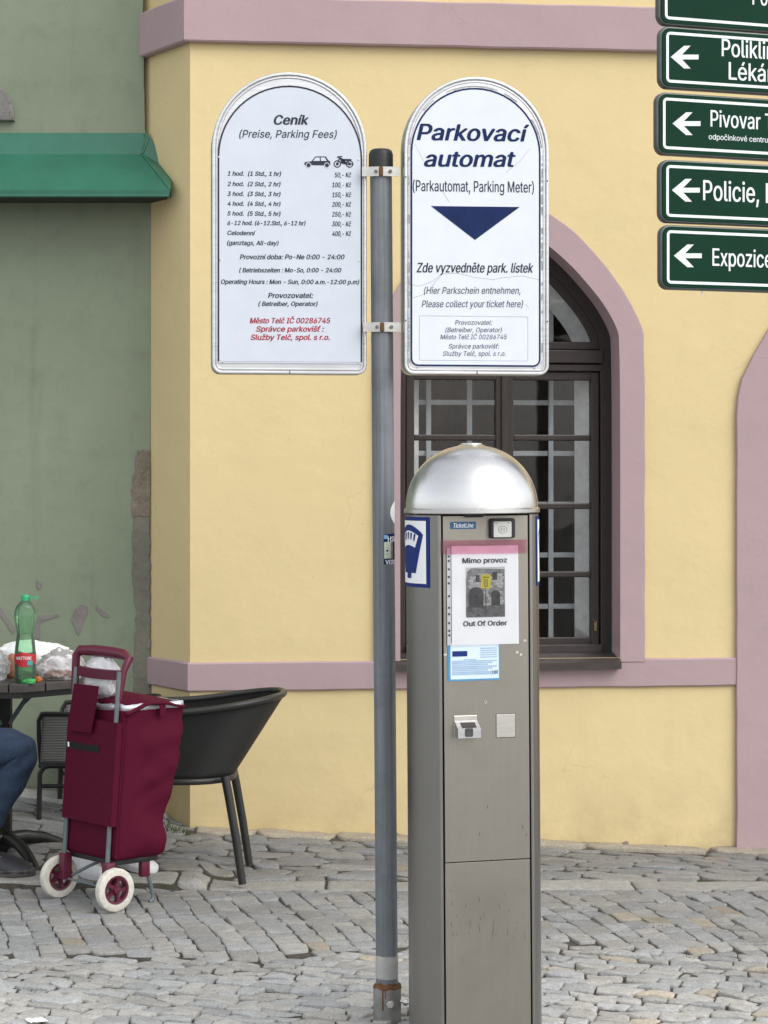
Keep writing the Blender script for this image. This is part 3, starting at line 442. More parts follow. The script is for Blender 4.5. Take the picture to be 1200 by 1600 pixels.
def glassy(name, tint=(1, 1, 1), opac=.0, rough=.02, ior=1.45):
    """Thin glass or clear film: see-through with a mirror share that grows at grazing angles."""
    m, nt, b = new_mat(name)
    nt.nodes.remove(b)
    out = [n for n in nt.nodes if n.type == 'OUTPUT_MATERIAL'][0]
    tr = nt.nodes.new('ShaderNodeBsdfTransparent'); tr.inputs[0].default_value = (*tint, 1)
    gl = nt.nodes.new('ShaderNodeBsdfGlossy'); gl.inputs['Roughness'].default_value = rough
    fr = nt.nodes.new('ShaderNodeFresnel'); fr.inputs[0].default_value = ior
    v = coords(nt)
    bp = nt.nodes.new('ShaderNodeBump'); bp.inputs['Strength'].default_value = .12; bp.inputs['Distance'].default_value = .01
    nt.links.new(noise_tex(nt, v, 4, 2), bp.inputs['Height'])
    nt.links.new(bp.outputs[0], gl.inputs['Normal'])
    ms = nt.nodes.new('ShaderNodeMixShader')
    nt.links.new(fr.outputs[0], ms.inputs[0]); nt.links.new(tr.outputs[0], ms.inputs[1]); nt.links.new(gl.outputs[0], ms.inputs[2])
    if opac > 0:
        df = nt.nodes.new('ShaderNodeBsdfDiffuse'); df.inputs[0].default_value = (*[min(1, t * .9) for t in tint], 1)
        m2 = nt.nodes.new('ShaderNodeMixShader'); m2.inputs[0].default_value = opac
        nt.links.new(ms.outputs[0], m2.inputs[1]); nt.links.new(df.outputs[0], m2.inputs[2])
        ms = m2
    nt.links.new(ms.outputs[0], out.inputs[0])
    return m

def stone_mat(name, col, col2, attr=True):
    m, nt, b = new_mat(name)
    v = coords(nt)
    n = noise_tex(nt, v, 22, 7, .7)
    f = noise_tex(nt, v, 140, 5, .7)
    big = noise_tex(nt, v, 2.2, 4, .55)
    c = mix(nt, ramp(nt, n, [(.3, 0.0), (.72, 1.0)]), col, col2)
    if attr:
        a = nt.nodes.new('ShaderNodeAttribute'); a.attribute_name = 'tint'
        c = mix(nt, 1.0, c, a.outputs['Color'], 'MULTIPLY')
    c = mix(nt, ramp(nt, big, [(.45, 0.0), (.75, .35)]), c, [x * .6 for x in col])
    c = mix(nt, ramp(nt, f, [(.3, .65), (.5, 0.0)]), c, [x * .35 for x in col])
    c = mix(nt, ramp(nt, f, [(.58, 0.0), (.76, .6)]), c, [min(1, x * 1.5) for x in col2])
    nt.links.new(c, b.inputs['Base Color'])
    b.inputs['Roughness'].default_value = .85
    b.inputs['Specular IOR Level'].default_value = .3
    n1 = bump(nt, b, n, .5, .012)
    bump(nt, b, f, .45, .004, n1)
    return m

M = {}
M['yellow'] = plaster('yellow_plaster', (.67, .545, .30), (.42, .34, .19), dirt_z=-.08, var=.035, rough_bump=.24, blotch=.10)
M['mauve'] = plaster('mauve_plaster', (.405, .30, .315), (.24, .17, .18), var=.04, blotch=.10, rough_bump=.2)
M['green'] = plaster('green_plaster', (.21, .245, .178), (.12, .125, .10), var=.09, blotch=.38, dirt_z=.16, rough_bump=.25)
M['oldplaster'] = plaster('bare_grey_plaster', (.20, .19, .18), (.12, .11, .10), var=.15, rough_bump=.8, blotch=.5)
M['rubble'] = stone_mat('bare_wall_stone', (.16, .13, .10), (.27, .23, .19), attr=False)
M['mortar'] = plaster('bare_mortar', (.185, .18, .15), (.085, .08, .065), var=.3, rough_bump=1.0, blotch=.6)
M['stone'] = stone_mat('granite_sett', (.295, .29, .278), (.415, .408, .388))
M['greystone'] = stone_mat('carved_stone', (.17, .16, .155), (.26, .25, .24), attr=False)
M['awning'] = plain('green_sheet_metal', (.022, .130, .084), .42, var=.15, scale=6, bmp=.02)
M['frame'] = plain('dark_brown_window_paint', (.030, .020, .018), .45, var=.2, scale=25, bmp=.08)
M['sill'] = plain('worn_brown_sill', (.045, .036, .034), .5, var=.3, scale=18, bmp=.1)
M['grille'] = plain('pale_grille_paint', (.42, .455, .47), .5)
M['white_in'] = plain('inner_white_wall', (.64, .655, .65), .8)
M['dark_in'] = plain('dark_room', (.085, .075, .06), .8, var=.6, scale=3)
M['glass'] = glassy('window_glass', (.95, .95, .955), 0, .03, 1.55)
M['alu'] = brushed('aluminium_frame', (.58, .585, .60), .36, (3, 3, 160), dirt=.12, rvar=.06)
M['sign_white'] = plain('white_sign_face', (.56, .605, .68), .35, var=.03, scale=14, bmp=0, spec=.4)
M['sign_white2'] = plain('white_ticket_face', (.66, .70, .77), .35, var=.03, scale=14, bmp=0, spec=.4)
M['ink'] = plain('dark_grey_ink', (.035, .04, .06), .7, var=.1, bmp=0, spec=.15)
M['red_ink'] = plain('red_ink', (.36, .03, .045), .7, var=.1, bmp=0, spec=.15)
M['navy'] = plain('navy_ink', (.010, .023, .09), .65, var=.15, bmp=0, spec=.15)
M['blue'] = plain('blue_print', (.010, .03, .17), .55, var=.1, bmp=0, spec=.2)
M['galv'] = brushed('galvanised_steel', (.19, .208, .224), .6, (90, 90, 1.5), dirt=.5, dirtcol=(.10, .11, .12), rvar=.12, dscale=9, cvar=.28, metal=.35)
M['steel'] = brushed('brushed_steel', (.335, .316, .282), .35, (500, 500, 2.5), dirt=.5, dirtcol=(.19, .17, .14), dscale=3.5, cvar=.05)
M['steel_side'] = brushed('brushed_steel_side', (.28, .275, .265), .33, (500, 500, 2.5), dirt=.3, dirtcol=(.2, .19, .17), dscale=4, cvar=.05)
M['dome'] = brushed('spun_steel', (.66, .655, .65), .27, (5, 5, 40), dirt=.06, dirtcol=(.5, .48, .45), rvar=.02, cvar=.04, bmp=.0)
M['clamp'] = brushed('clamp_steel', (.62, .60, .57), .35, (20, 20, 90), dirt=.35)
M['black'] = plain('black_plastic', (.012, .012, .013), .5, bmp=.03)
M['gap'] = plain('dark_gap', (.006, .006, .006), .9, bmp=0)
M['rust'] = plain('rust', (.16, .075, .03), .9, var=.5, scale=60, bmp=.3)
M['paper'] = plain('white_paper', (.86, .875, .90), .6, var=.02, scale=12, bmp=.06)
M['sleeve'] = glassy('clear_plastic_sleeve', (.985, .985, .99), .0, .16, 1.25)
M['tape'] = glassy('red_packing_tape', (.90, .60, .70), .04, .2, 1.3)
M['grey_ink'] = plain('mid_grey_print', (.22, .22, .225), .6, var=.5, scale=60, bmp=0)
M['dkgrey_ink'] = plain('dark_grey_print', (.06, .06, .065), .6, var=.4, scale=60, bmp=0)
M['yellow_ink'] = plain('yellow_print', (.55, .48, .03), .6, bmp=0)
M['ltblue'] = plain('pale_blue_print', (.22, .45, .72), .5, var=.05, bmp=0)
M['signgreen'] = plain('dark_green_sign', (.006, .036, .021), .6, var=.1, scale=5, bmp=0, spec=.08)
M['signwhite'] = plain('white_sign_film', (.74, .78, .80), .4, var=.03, bmp=0)
M['signedge'] = plain('grey_sign_edge', (.13, .14, .14), .4, metal=.6)
M['maroon'] = plain('maroon_cloth', (.084, .003, .020), .75, var=.2, scale=300, bmp=.25, spec=.15)
M['maroon2'] = plain('maroon_plastic', (.105, .006, .028), .4, var=.1, bmp=.02)
M['greytube'] = plain('grey_painted_tube', (.13, .155, .165), .35, bmp=.02)
M['tyre'] = plain('off_white_tyre', (.64, .62, .55), .6, var=.16, scale=60, bmp=.1)
M['lining'] = plain('silver_lining', (.6, .62, .66), .3, metal=.5, var=.2, scale=20, bmp=.3)
M['whitebag'] = plain('white_bag', (.80, .81, .82), .5, var=.03, scale=8, bmp=.1)
M['weave_b'] = None
M['blackmetal'] = plain('black_metal', (.012, .012, .012), .4, bmp=.03)
M['tabletop'] = plain('grey_table_slats', (.055, .05, .047), .55, var=.25, scale=12, bmp=.1)
M['film'] = glassy('crinkled_film', (.95, .95, .96), .30, .12)
M['pet'] = glassy('green_bottle_plastic', (.62, .86, .66), .10, .06)
M['water'] = glassy('water_in_bottle', (.55, .80, .58), .0, .02, 1.33)
M['petcap'] = plain('green_cap', (.03, .38, .17), .4, bmp=0)
M['label_red'] = plain('red_label', (.45, .02, .03), .4, bmp=0)
M['bread'] = plain('bread_crust', (.33, .13, .06), .7, var=.35, scale=25, bmp=.2)
M['denim'] = plain('blue_denim', (.030, .048, .085), .85, var=.35, scale=160, bmp=.3, spec=.2)
M['skin'] = plain('skin', (.45, .25, .18), .55, var=.08, scale=20, bmp=.05)
M['shirt'] = plain('grey_blue_shirt', (.16, .19, .24), .85, var=.15, scale=120, bmp=.2)
M['hair'] = plain('brown_hair', (.05, .03, .02), .6, var=.3, scale=90, bmp=.4)
M['shoe'] = plain('dark_navy_shoe', (.022, .024, .034), .6, var=.2, scale=60, bmp=.15)
M['sole'] = plain('grey_brown_sole', (.085, .08, .07), .7, var=.2, scale=40, bmp=.2)
M['whiteshoe'] = plain('white_sneaker', (.72, .72, .74), .5, var=.05, scale=40, bmp=.08)
M['sock'] = plain('grey_sock', (.05, .055, .055), .9, scale=150, bmp=.2)
M['eye'] = plain('eye_white', (.7, .7, .68), .3, bmp=0)
M['weed'] = plain('weed_green', (.055, .085, .025), .8, var=.4, scale=30)
M['wood'] = plain('brown_door_wood', (.07, .04, .025), .55, var=.35, scale=10, bmp=.15)
M['cloth_o'] = plain('orange_brown_cloth', (.05, .02, .008), .8, var=.8, scale=9)

def weave(name, c1, c2, sx=55, sz=85, vertical=False):
    m, nt, b = new_mat(name)
    v = coords(nt)
    w = nt.nodes.new('ShaderNodeTexWave'); w.wave_type = 'BANDS'; w.bands_direction = 'Z'
    w.inputs['Scale'].default_value = sz / 6.28; w.inputs['Distortion'].default_value = 1.2; w.inputs['Detail'].default_value = 1
    nt.links.new(v, w.inputs['Vector'])
    c = mix(nt, w.outputs['Fac'], c1, c2)
    nt.links.new(c, b.inputs['Base Color'])
    b.inputs['Roughness'].default_value = .55
    bump(nt, b, w.outputs['Fac'], .6, .006)
    return m
M['weave_b'] = weave('black_woven_rattan', (.003, .003, .003), (.010, .010, .010), sz=900)
M['weave_g'] = weave('grey_woven_rattan', (.06, .062, .06), (.28, .29, .28), sz=250)

def dirt_material():
    m, nt, b = new_mat('joint_dirt')
    v = coords(nt)
    n = noise_tex(nt, v, 40, 7, .75)
    n2 = noise_tex(nt, v, 2.5, 4, .6)
    c = mix(nt, ramp(nt, n, [(.3, 0.0), (.7, 1.0)]), (.025, .022, .017), (.12, .105, .085))
    c = mix(nt, ramp(nt, n2, [(.5, 0.0), (.66, .6)]), c, (.05, .06, .024))
    nt.links.new(c, b.inputs['Base Color'])
    b.inputs['Roughness'].default_value = .95
    bump(nt, b, n, .8, .012)
    return m
def far_cobble():
    m, nt, b = new_mat('far_cobbles')
    v = coords(nt)
    vo = nt.nodes.new('ShaderNodeTexVoronoi'); vo.inputs['Scale'].default_value = 8; vo.feature = 'DISTANCE_TO_EDGE'
    nt.links.new(v, vo.inputs['Vector'])
    vc = nt.nodes.new('ShaderNodeTexVoronoi'); vc.inputs['Scale'].default_value = 8
    nt.links.new(v, vc.inputs['Vector'])
    bw = nt.nodes.new('ShaderNodeRGBToBW'); nt.links.new(vc.outputs['Color'], bw.inputs[0])
    c = mix(nt, bw.outputs[0], (.2, .195, .19), (.34, .33, .315))
    c = mix(nt, ramp(nt, vo.outputs['Distance'], [(.02, 1.0), (.09, 0.0)]), c, (.07, .06, .05))
    nt.links.new(c, b.inputs['Base Color'])
    b.inputs['Roughness'].default_value = .9
    return m
M['dirt'] = dirt_material()
M['farcobble'] = far_cobble()
# ================================================================ THE SETTING
def build_ground():
    xs = [-60, -30, -15, -9] + [-6 + .15 * i for i in range(81)] + [9, 15, 30, 60]
    ys = [-60, -30, -15, -5, 0] + [.6 + .6 * i for i in range(8)] + [5.5 + .12 * i for i in range(19)] + [7.75, 7.80, 7.840, 7.855, 7.862, 7.868, 7.874, 7.88, 7.90] + [7.96 + .12 * i for i in range(22)] + [11, 14, 20, 40]
    bm = bmesh.new()
    V = [[bm.verts.new((x, y, ground_z(x, y) - .0085)) for x in xs] for y in ys]
    for j in range(len(ys) - 1):
        for i in range(len(xs) - 1):
            f = bm.faces.new([V[j][i], V[j][i + 1], V[j + 1][i + 1], V[j + 1][i]])
            cx, cy = (xs[i] + xs[i + 1]) / 2, (ys[j] + ys[j + 1]) / 2
            f.material_index = 0 if (-4.3 < cx < 4.3 and 2.4 < cy < 9.6) else 1
            f.smooth = True
    me = bpy.data.meshes.new('ground')
    bm.to_mesh(me); bm.free()
    o = link('ground', me, [M['dirt'], M['farcobble']])
    o['kind'] = 'structure'

STONE_V, STONE_F, STONE_C = [], [], []
def stone(cx, cy, w, d, rot, rr, tint, h=0.0, sq=9.0, n=20, rough=.0055, tilt=.010):
    """One sett: a worn block with rounded arrises, its top slightly domed and out of level."""
    base = len(STONE_V)
    ca, sa = math.cos(rot), math.sin(rot)
    jit = [rr.uniform(.90, 1.04) for _ in range(n)]
    skew, tap = rr.uniform(-.12, .12), rr.uniform(-.10, .10)
    tx, ty = rr.uniform(-tilt, tilt), rr.uniform(-tilt, tilt)
    ph = rr.uniform(0, 6.28)
    rings = [(1.0, -.05), (1.0, -.009), (.975, -.0025), (.91, 0.0), (.5, .001)]
    for s, z in rings:
        for k in range(n):
            t = 2 * math.pi * (k + .5) / n
            c, s_ = math.cos(t), math.sin(t)
            q = (abs(c) ** sq + abs(s_) ** sq) ** (-1 / sq)
            u, v = c * q * w / 2 * s * jit[k], s_ * q * d / 2 * s * jit[k]
            u, v = u * (1 + tap * v / d * 2) + skew * v, v * (1 + tap * u / w)
            X, Y = cx + ca * u - sa * v, cy + sa * u + ca * v
            zz = ground_z(X, Y) + h + z + u * tx + v * ty + (rough * mnoise.noise((X * 16, Y * 16, ph)) if z > -.01 else 0)
            STONE_V.append((X, Y, zz))
    STONE_V.append((cx, cy, ground_z(cx, cy) + h + .002 + rough * mnoise.noise((cx * 16, cy * 16, ph))))
    for r in range(len(rings) - 1):
        for k in range(n):
            a, b = base + r * n + k, base + r * n + (k + 1) % n
            STONE_F.append((a, b, b + n, a + n)); STONE_C.append(tint)
    last = base + (len(rings) - 1) * n
    for k in range(n):
        STONE_F.append((last + k, last + (k + 1) % n, base + len(rings) * n)); STONE_C.append(tint)

def sett(quad, rr, tint, gap, h=0.0, per=5, rough=.004, tilt=.02, corner=.16, lip=.0055):
    """One sett cut to a four-cornered plan: straight ragged edges, small worn corners, a nearly flat top."""
    base = len(STONE_V)
    c = sum((Vector(p) for p in quad), Vector((0, 0))) / 4
    ph = rr.uniform(0, 50)
    out = []
    for i in range(4):
        a, b = Vector(quad[i]), Vector(quad[(i + 1) % 4])
        d = (b - a); L = d.length; d /= max(L, 1e-6); nrm = Vector((-d.y, d.x))
        for j in range(per):
            t = corner + (1 - 2 * corner) * j / (per - 1)
            p = a + d * (L * t) + nrm * (gap * (1 + .9 * mnoise.noise((a.x * 30 + t * 3.1, a.y * 30, ph))) + .003 * abs(mnoise.noise((t * 6, ph, 2))))
            out.append(p)
    n = len(out)
    tx, ty = rr.uniform(-tilt, tilt), rr.uniform(-tilt, tilt)
    for s, z in ((1.0, -.045), (1.0, -lip), (.972, -lip * .2), (.90, .0), (.45, .0004)):
        for p in out:
            q = c + (p - c) * s
            w = q - c
            zz = ground_z(q.x, q.y) + h + z + w.x * tx + w.y * ty + (rough * (mnoise.noise((q.x * 15, q.y * 15, ph)) + .5 * mnoise.noise((q.x * 45, q.y * 45, ph))) if z > -.02 else 0)
            STONE_V.append((q.x, q.y, zz))
    STONE_V.append((c.x, c.y, ground_z(c.x, c.y) + h + .0005 + rough * mnoise.noise((c.x * 15, c.y * 15, ph))))
    for r in range(4):
        for k in range(n):
            a, b = base + r * n + k, base + r * n + (k + 1) % n
            STONE_F.append((a, b, b + n, a + n)); STONE_C.append(tint)
    last = base + 4 * n
    for k in range(n):
        STONE_F.append((last + k, last + (k + 1) % n, base + 5 * n)); STONE_C.append(tint)

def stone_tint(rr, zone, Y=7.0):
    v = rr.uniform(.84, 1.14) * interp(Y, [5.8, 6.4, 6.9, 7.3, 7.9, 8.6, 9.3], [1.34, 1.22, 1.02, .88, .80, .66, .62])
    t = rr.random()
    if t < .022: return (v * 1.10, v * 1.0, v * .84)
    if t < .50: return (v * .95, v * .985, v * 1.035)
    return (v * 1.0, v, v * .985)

def build_paving():
    rr = random.Random(11)
    A = RAD(12)
    eu, ev = Vector((math.cos(A), math.sin(A))), Vector((math.sin(A), -math.cos(A)))   # across the courses; along them, towards the viewer
    o = Vector((0, 7.80))
    def edge(x): return 6.83 + .10 * math.sin(x * 1.7 + .6) + .06 * math.sin(x * 4.3)   # where the front field meets the one behind
    def P(u, v, s=0.0):
        u2 = u + .030 * math.sin(v * 1.7 + u * .6) + .012 * mnoise.noise((u * 2.2, v * 1.6, 3))
        v2 = v + .020 * math.sin(u * 1.9) + .008 * mnoise.noise((u * 3, v * 3, 8))
        return o + eu * u2 + ev * v2
    # front field: courses of squared setts running down the square, cross joints broken from course to course
    u = -5.4
    while u < 5.2:
        w = rr.uniform(.065, .095)
        v = -1.3 + rr.uniform(0, .12)
        jl = rr.uniform(-.02, .02)
        while v < 5.6:
            d = rr.uniform(.075, .14)
            j2 = rr.uniform(-.014, .014)
            e = [rr.uniform(-.007, .007) for _ in range(4)]
            q = [P(u + e[0], v + jl), P(u + e[1], v + d + j2), P(u + w + e[2], v + d - j2), P(u + w + e[3], v - jl)]
            jl = j2
            cy = sum(p.y for p in q) / 4; cx = sum(p.x for p in q) / 4
            if min(p.y for p in q) < 7.85 and -4.3 < cx < 4.3 and cy > edge(cx):
                q = [Vector((p.x, min(p.y, 7.868))) for p in q]
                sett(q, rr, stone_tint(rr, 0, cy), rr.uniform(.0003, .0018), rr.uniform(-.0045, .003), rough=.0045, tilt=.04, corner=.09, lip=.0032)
            v += d
        u += w
    # nearest field: ragged courses laid askew to the first
    A2 = RAD(-24)
    fu, fv = Vector((math.cos(A2), math.sin(A2))), Vector((math.sin(A2), -math.cos(A2)))
    def P2(u, v):
        u2 = u + .02 * math.sin(v * 2.3) + .012 * mnoise.noise((u * 3, v * 3, 13))
        v2 = v + .05 * math.sin(u * 1.3 + 2) + .020 * mnoise.noise((u * 2.6, v * 2.1, 18)) + .010 * mnoise.noise((u * 8, v * 8, 4))
        return o + fu * u2 + fv * v2
    v = -2.2
    while v < 6.5:
        d = rr.uniform(.050, .080)
        u = -6.5 + rr.uniform(0, .1)
        jl = 0
        while u < 6.5:
            w = rr.uniform(.062, .135)
            j2 = rr.uniform(-.015, .015)
            e = [rr.uniform(-.009, .009) for _ in range(4)]
            q = [P2(u + jl, v + d + e[0]), P2(u + w + j2, v + d + e[1]), P2(u + w - j2, v + e[2]), P2(u - jl, v + e[3])]
            jl = j2
            cy = sum(p.y for p in q) / 4; cx = sum(p.x for p in q) / 4
            if 2.4 < cy < edge(cx) - .02 and -4.3 < cx < 4.3:
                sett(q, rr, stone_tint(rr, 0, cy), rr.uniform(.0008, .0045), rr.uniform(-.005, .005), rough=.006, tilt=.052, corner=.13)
            u += w
        v += d
    # gutter course of long slabs, raised as a low kerb on the left
    u = -4.4
    while u < 4.4:
        w = rr.uniform(.24, .52)
        if u < -.64 < u + w: w = -.64 - u + .001
        if w > .05:
            cu = u + w / 2
            t = rr.uniform(.92, 1.05)
            j = [rr.uniform(-.012, .012) for _ in range(4)]
            sett([(u, 7.87 + j[0]), (u + w, 7.87 + j[1]), (u + w, 8.06 + j[2]), (u, 8.06 + j[3])], rr, (t, t, t * .97), .004, rr.uniform(-.002, .004), per=9, rough=.004, tilt=.008, corner=.04)
        u += max(w, .02)
    # rear field: irregular flat stones in rough rows along the houses
    y = 8.06
    while y < 9.7:
        d = rr.uniform(.065, .12)
        x = -4.5 + rr.uniform(0, .2)
        def R(x_, y_): return Vector((x_ + .01 * mnoise.noise((x_ * 5, y_ * 5, 1)), y_ + .035 * math.sin(x_ * 2.1 + 1) + .025 * mnoise.noise((x_ * 3.3, y_ * 1.5, 6))))
        jl = rr.uniform(-.02, .02)
        while x < 4.5:
            w = rr.uniform(.09, .26)
            j2 = rr.uniform(-.03, .03)
            q = [R(x + jl, y), R(x + w + j2, y), R(x + w - j2, y + d), R(x - jl, y + d)]
            jl = j2
            X = sum(p.x for p in q) / 4; Y = sum(p.y for p in q) / 4
            wall_y = 9.0 + .1104 * (X + .802) - .125 if X > -.80 else 9.42
            if Y + d / 2 < wall_y + .02 and Y - d / 2 > 8.05:
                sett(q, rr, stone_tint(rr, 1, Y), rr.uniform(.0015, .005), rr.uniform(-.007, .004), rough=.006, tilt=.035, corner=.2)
            x += w
        y += d
    # pale mortared strip along the foot of the yellow wall
    u = -.78
    while u < 4.4:
        w = rr.uniform(.25, .6)
        X = u + w / 2
        Y = 9.0 + .1104 * (X + .802) - .055
        t = rr.uniform(.95, 1.15)
        stone(X, Y, w - .006, .135, RAD(6.3), rr, (t * 1.0, t * .90, t * .74), .008 + rr.uniform(-.004, .006), sq=8, n=22, rough=.012, tilt=.01)
        u += w
    # pale slabs in front of the green house
    u = -4.2
    while u < -1.02:
        w = rr.uniform(.3, .5)
        X = u + w / 2
        t = rr.uniform(1.0, 1.25)
        stone(X, 9.2, w - .01, .19, rr.uniform(-.02, .02), rr, (t, t, t * .97), .012, sq=8, n=22, rough=.008, tilt=.01)
        u += w
    me = bpy.data.meshes.new('cobbled_pavement')
    me.from_pydata(STONE_V, [], STONE_F)
    att = me.attributes.new('tint', 'FLOAT_COLOR', 'FACE')
    att.data.foreach_set('color', [c for t in STONE_C for c in (*t, 1.0)])
    for p in me.polygons: p.use_smooth = True
    o = link('cobbled_pavement', me, M['stone'])
    o['kind'] = 'structure'

def build_weeds():
    rr = random.Random(5)
    mb = MB()
    def tuft(x, y, n, h, spread):
        for _ in range(n):
            a = rr.uniform(0, 6.28); r = spread * math.sqrt(rr.random())
            px, py = x + r * math.cos(a), y + r * math.sin(a)
            z = ground_z(px, py) - .015
            l = h * rr.uniform(.4, 1.0); b = rr.uniform(0, 6.28); w = rr.uniform(.0015, .003)
            dx, dy = math.cos(b) * l * .6, math.sin(b) * l * .6
            nx, ny = -math.sin(b) * w, math.cos(b) * w
            v = [mb.bm.verts.new(p) for p in ((px - nx, py - ny, z), (px + nx, py + ny, z), (px + dx * .5 + nx, py + dy * .5 + ny, z + l * .7), (px + dx, py + dy, z + l))]
            mb.face(v)
    tuft(-.86, 8.86, 120, .035, .07)
    tuft(-.93, 8.95, 60, .03, .05)
    for px, py in ((1005, 1402), (1012, 1440), (1045, 1445), (1068, 1447), (985, 1455), (1110, 1490), (1120, 1540), (940, 1500), (970, 1432), (1160, 1450), (870, 1425), (910, 1515), (1075, 1495), (1180, 1555), (250, 1540), (340, 1560), (120, 1530), (440, 1520), (520, 1570), (60, 1545), (300, 1500), (480, 1480)):
        Y = CAMZ * F / (py - HY)
        tuft((px - CX) * Y / F, Y, rr.randint(12, 34), .018, .035)
    o = mb.build('joint_weeds', M['weed'])
    o['kind'] = 'stuff'
    tag(o, 'small green weeds and grass growing in the cobble joints', 'weeds')

# ================================================================ THE YELLOW HOUSE
YA = Vector((-.802, 9.0, 0))          # its near corner
YW = RAD(6.3)
def W(px, py, d=0.0): return ray_local(px, py, YA, YW, d)

def wobble(pl, amp, step, seed, scale=6.0):
    """Cuts an outline into short steps and shakes them: the edge of hand-laid plaster."""
    out = []
    n = len(pl)
    for i in range(n):
        a, b = Vector(pl[i]), Vector(pl[(i + 1) % n])
        k = max(1, int((b - a).length / step))
        for j in range(k):
            p = a + (b - a) * (j / k)
            out.append((p.x + amp * mnoise.noise((p.x * scale, p.y * scale, seed)), p.y + amp * mnoise.noise((p.x * scale, p.y * scale, seed + 9))))
    return out

def arch_from(right_px, centre_px, foot_z, d=0.0):
    """Right half of an arch traced bottom to top in pixels -> closed outline in the wall's own metres, mirrored about its centre."""
    c = W(centre_px, 600)[0]
    r = [W(px, py, d) for px, py in right_px]
    r = [(r[0][0], foot_z)] + r
    l = [(2 * c - x, z) for x, z in reversed(r)]
    if abs(l[0][0] - r[-1][0]) < .004: l = l[1:]
    return r + l, c

def strip_along(path, z0, z1, out, inn, seed, step=.06, amp=.0022):
    """A raised plaster band along a ground-plan path (list of x, y; outside on its right hand), as one lofted bar with hand-made edges."""
    P = [Vector(p) for p in path]
    offs = []
    for i, p in enumerate(P):
        dirs = []
        if i > 0: dirs.append((P[i] - P[i - 1]).normalized())
        if i < len(P) - 1: dirs.append((P[i + 1] - P[i]).normalized())
        ns = [Vector((d.y, -d.x)) for d in dirs]
        m = sum(ns, Vector((0, 0)))
        m = m / (m.length_squared / len(ns)) if len(ns) == 1 else m * (2 / m.length_squared)
        offs.append(m)
    rings = []
    for i in range(len(P) - 1):
        L = (P[i + 1] - P[i]).length
        k = max(1, int(L / step))
        for j in range(k + (1 if i == len(P) - 2 else 0)):
            t = j / k
            p = P[i].lerp(P[i + 1], t); m = offs[i].lerp(offs[i + 1], t)
            a0 = amp * mnoise.noise((p.x * 5, p.y * 5, seed)); a1 = amp * mnoise.noise((p.x * 5, p.y * 5, seed + 5)); a2 = amp * mnoise.noise((p.x * 4, p.y * 4, seed + 11))
            o_, i_ = p + m * (out + a2), p - m * inn
            e = .006
            o2 = p + m * (out + a2 - e)
            rings.append([(i_.x, i_.y, z0 + a0), (o2.x, o2.y, z0 + a0), (o_.x, o_.y, z0 + a0 + e), (o_.x, o_.y, z1 + a1 - e), (o2.x, o2.y, z1 + a1), (i_.x, i_.y, z1 + a1)])
    return rings

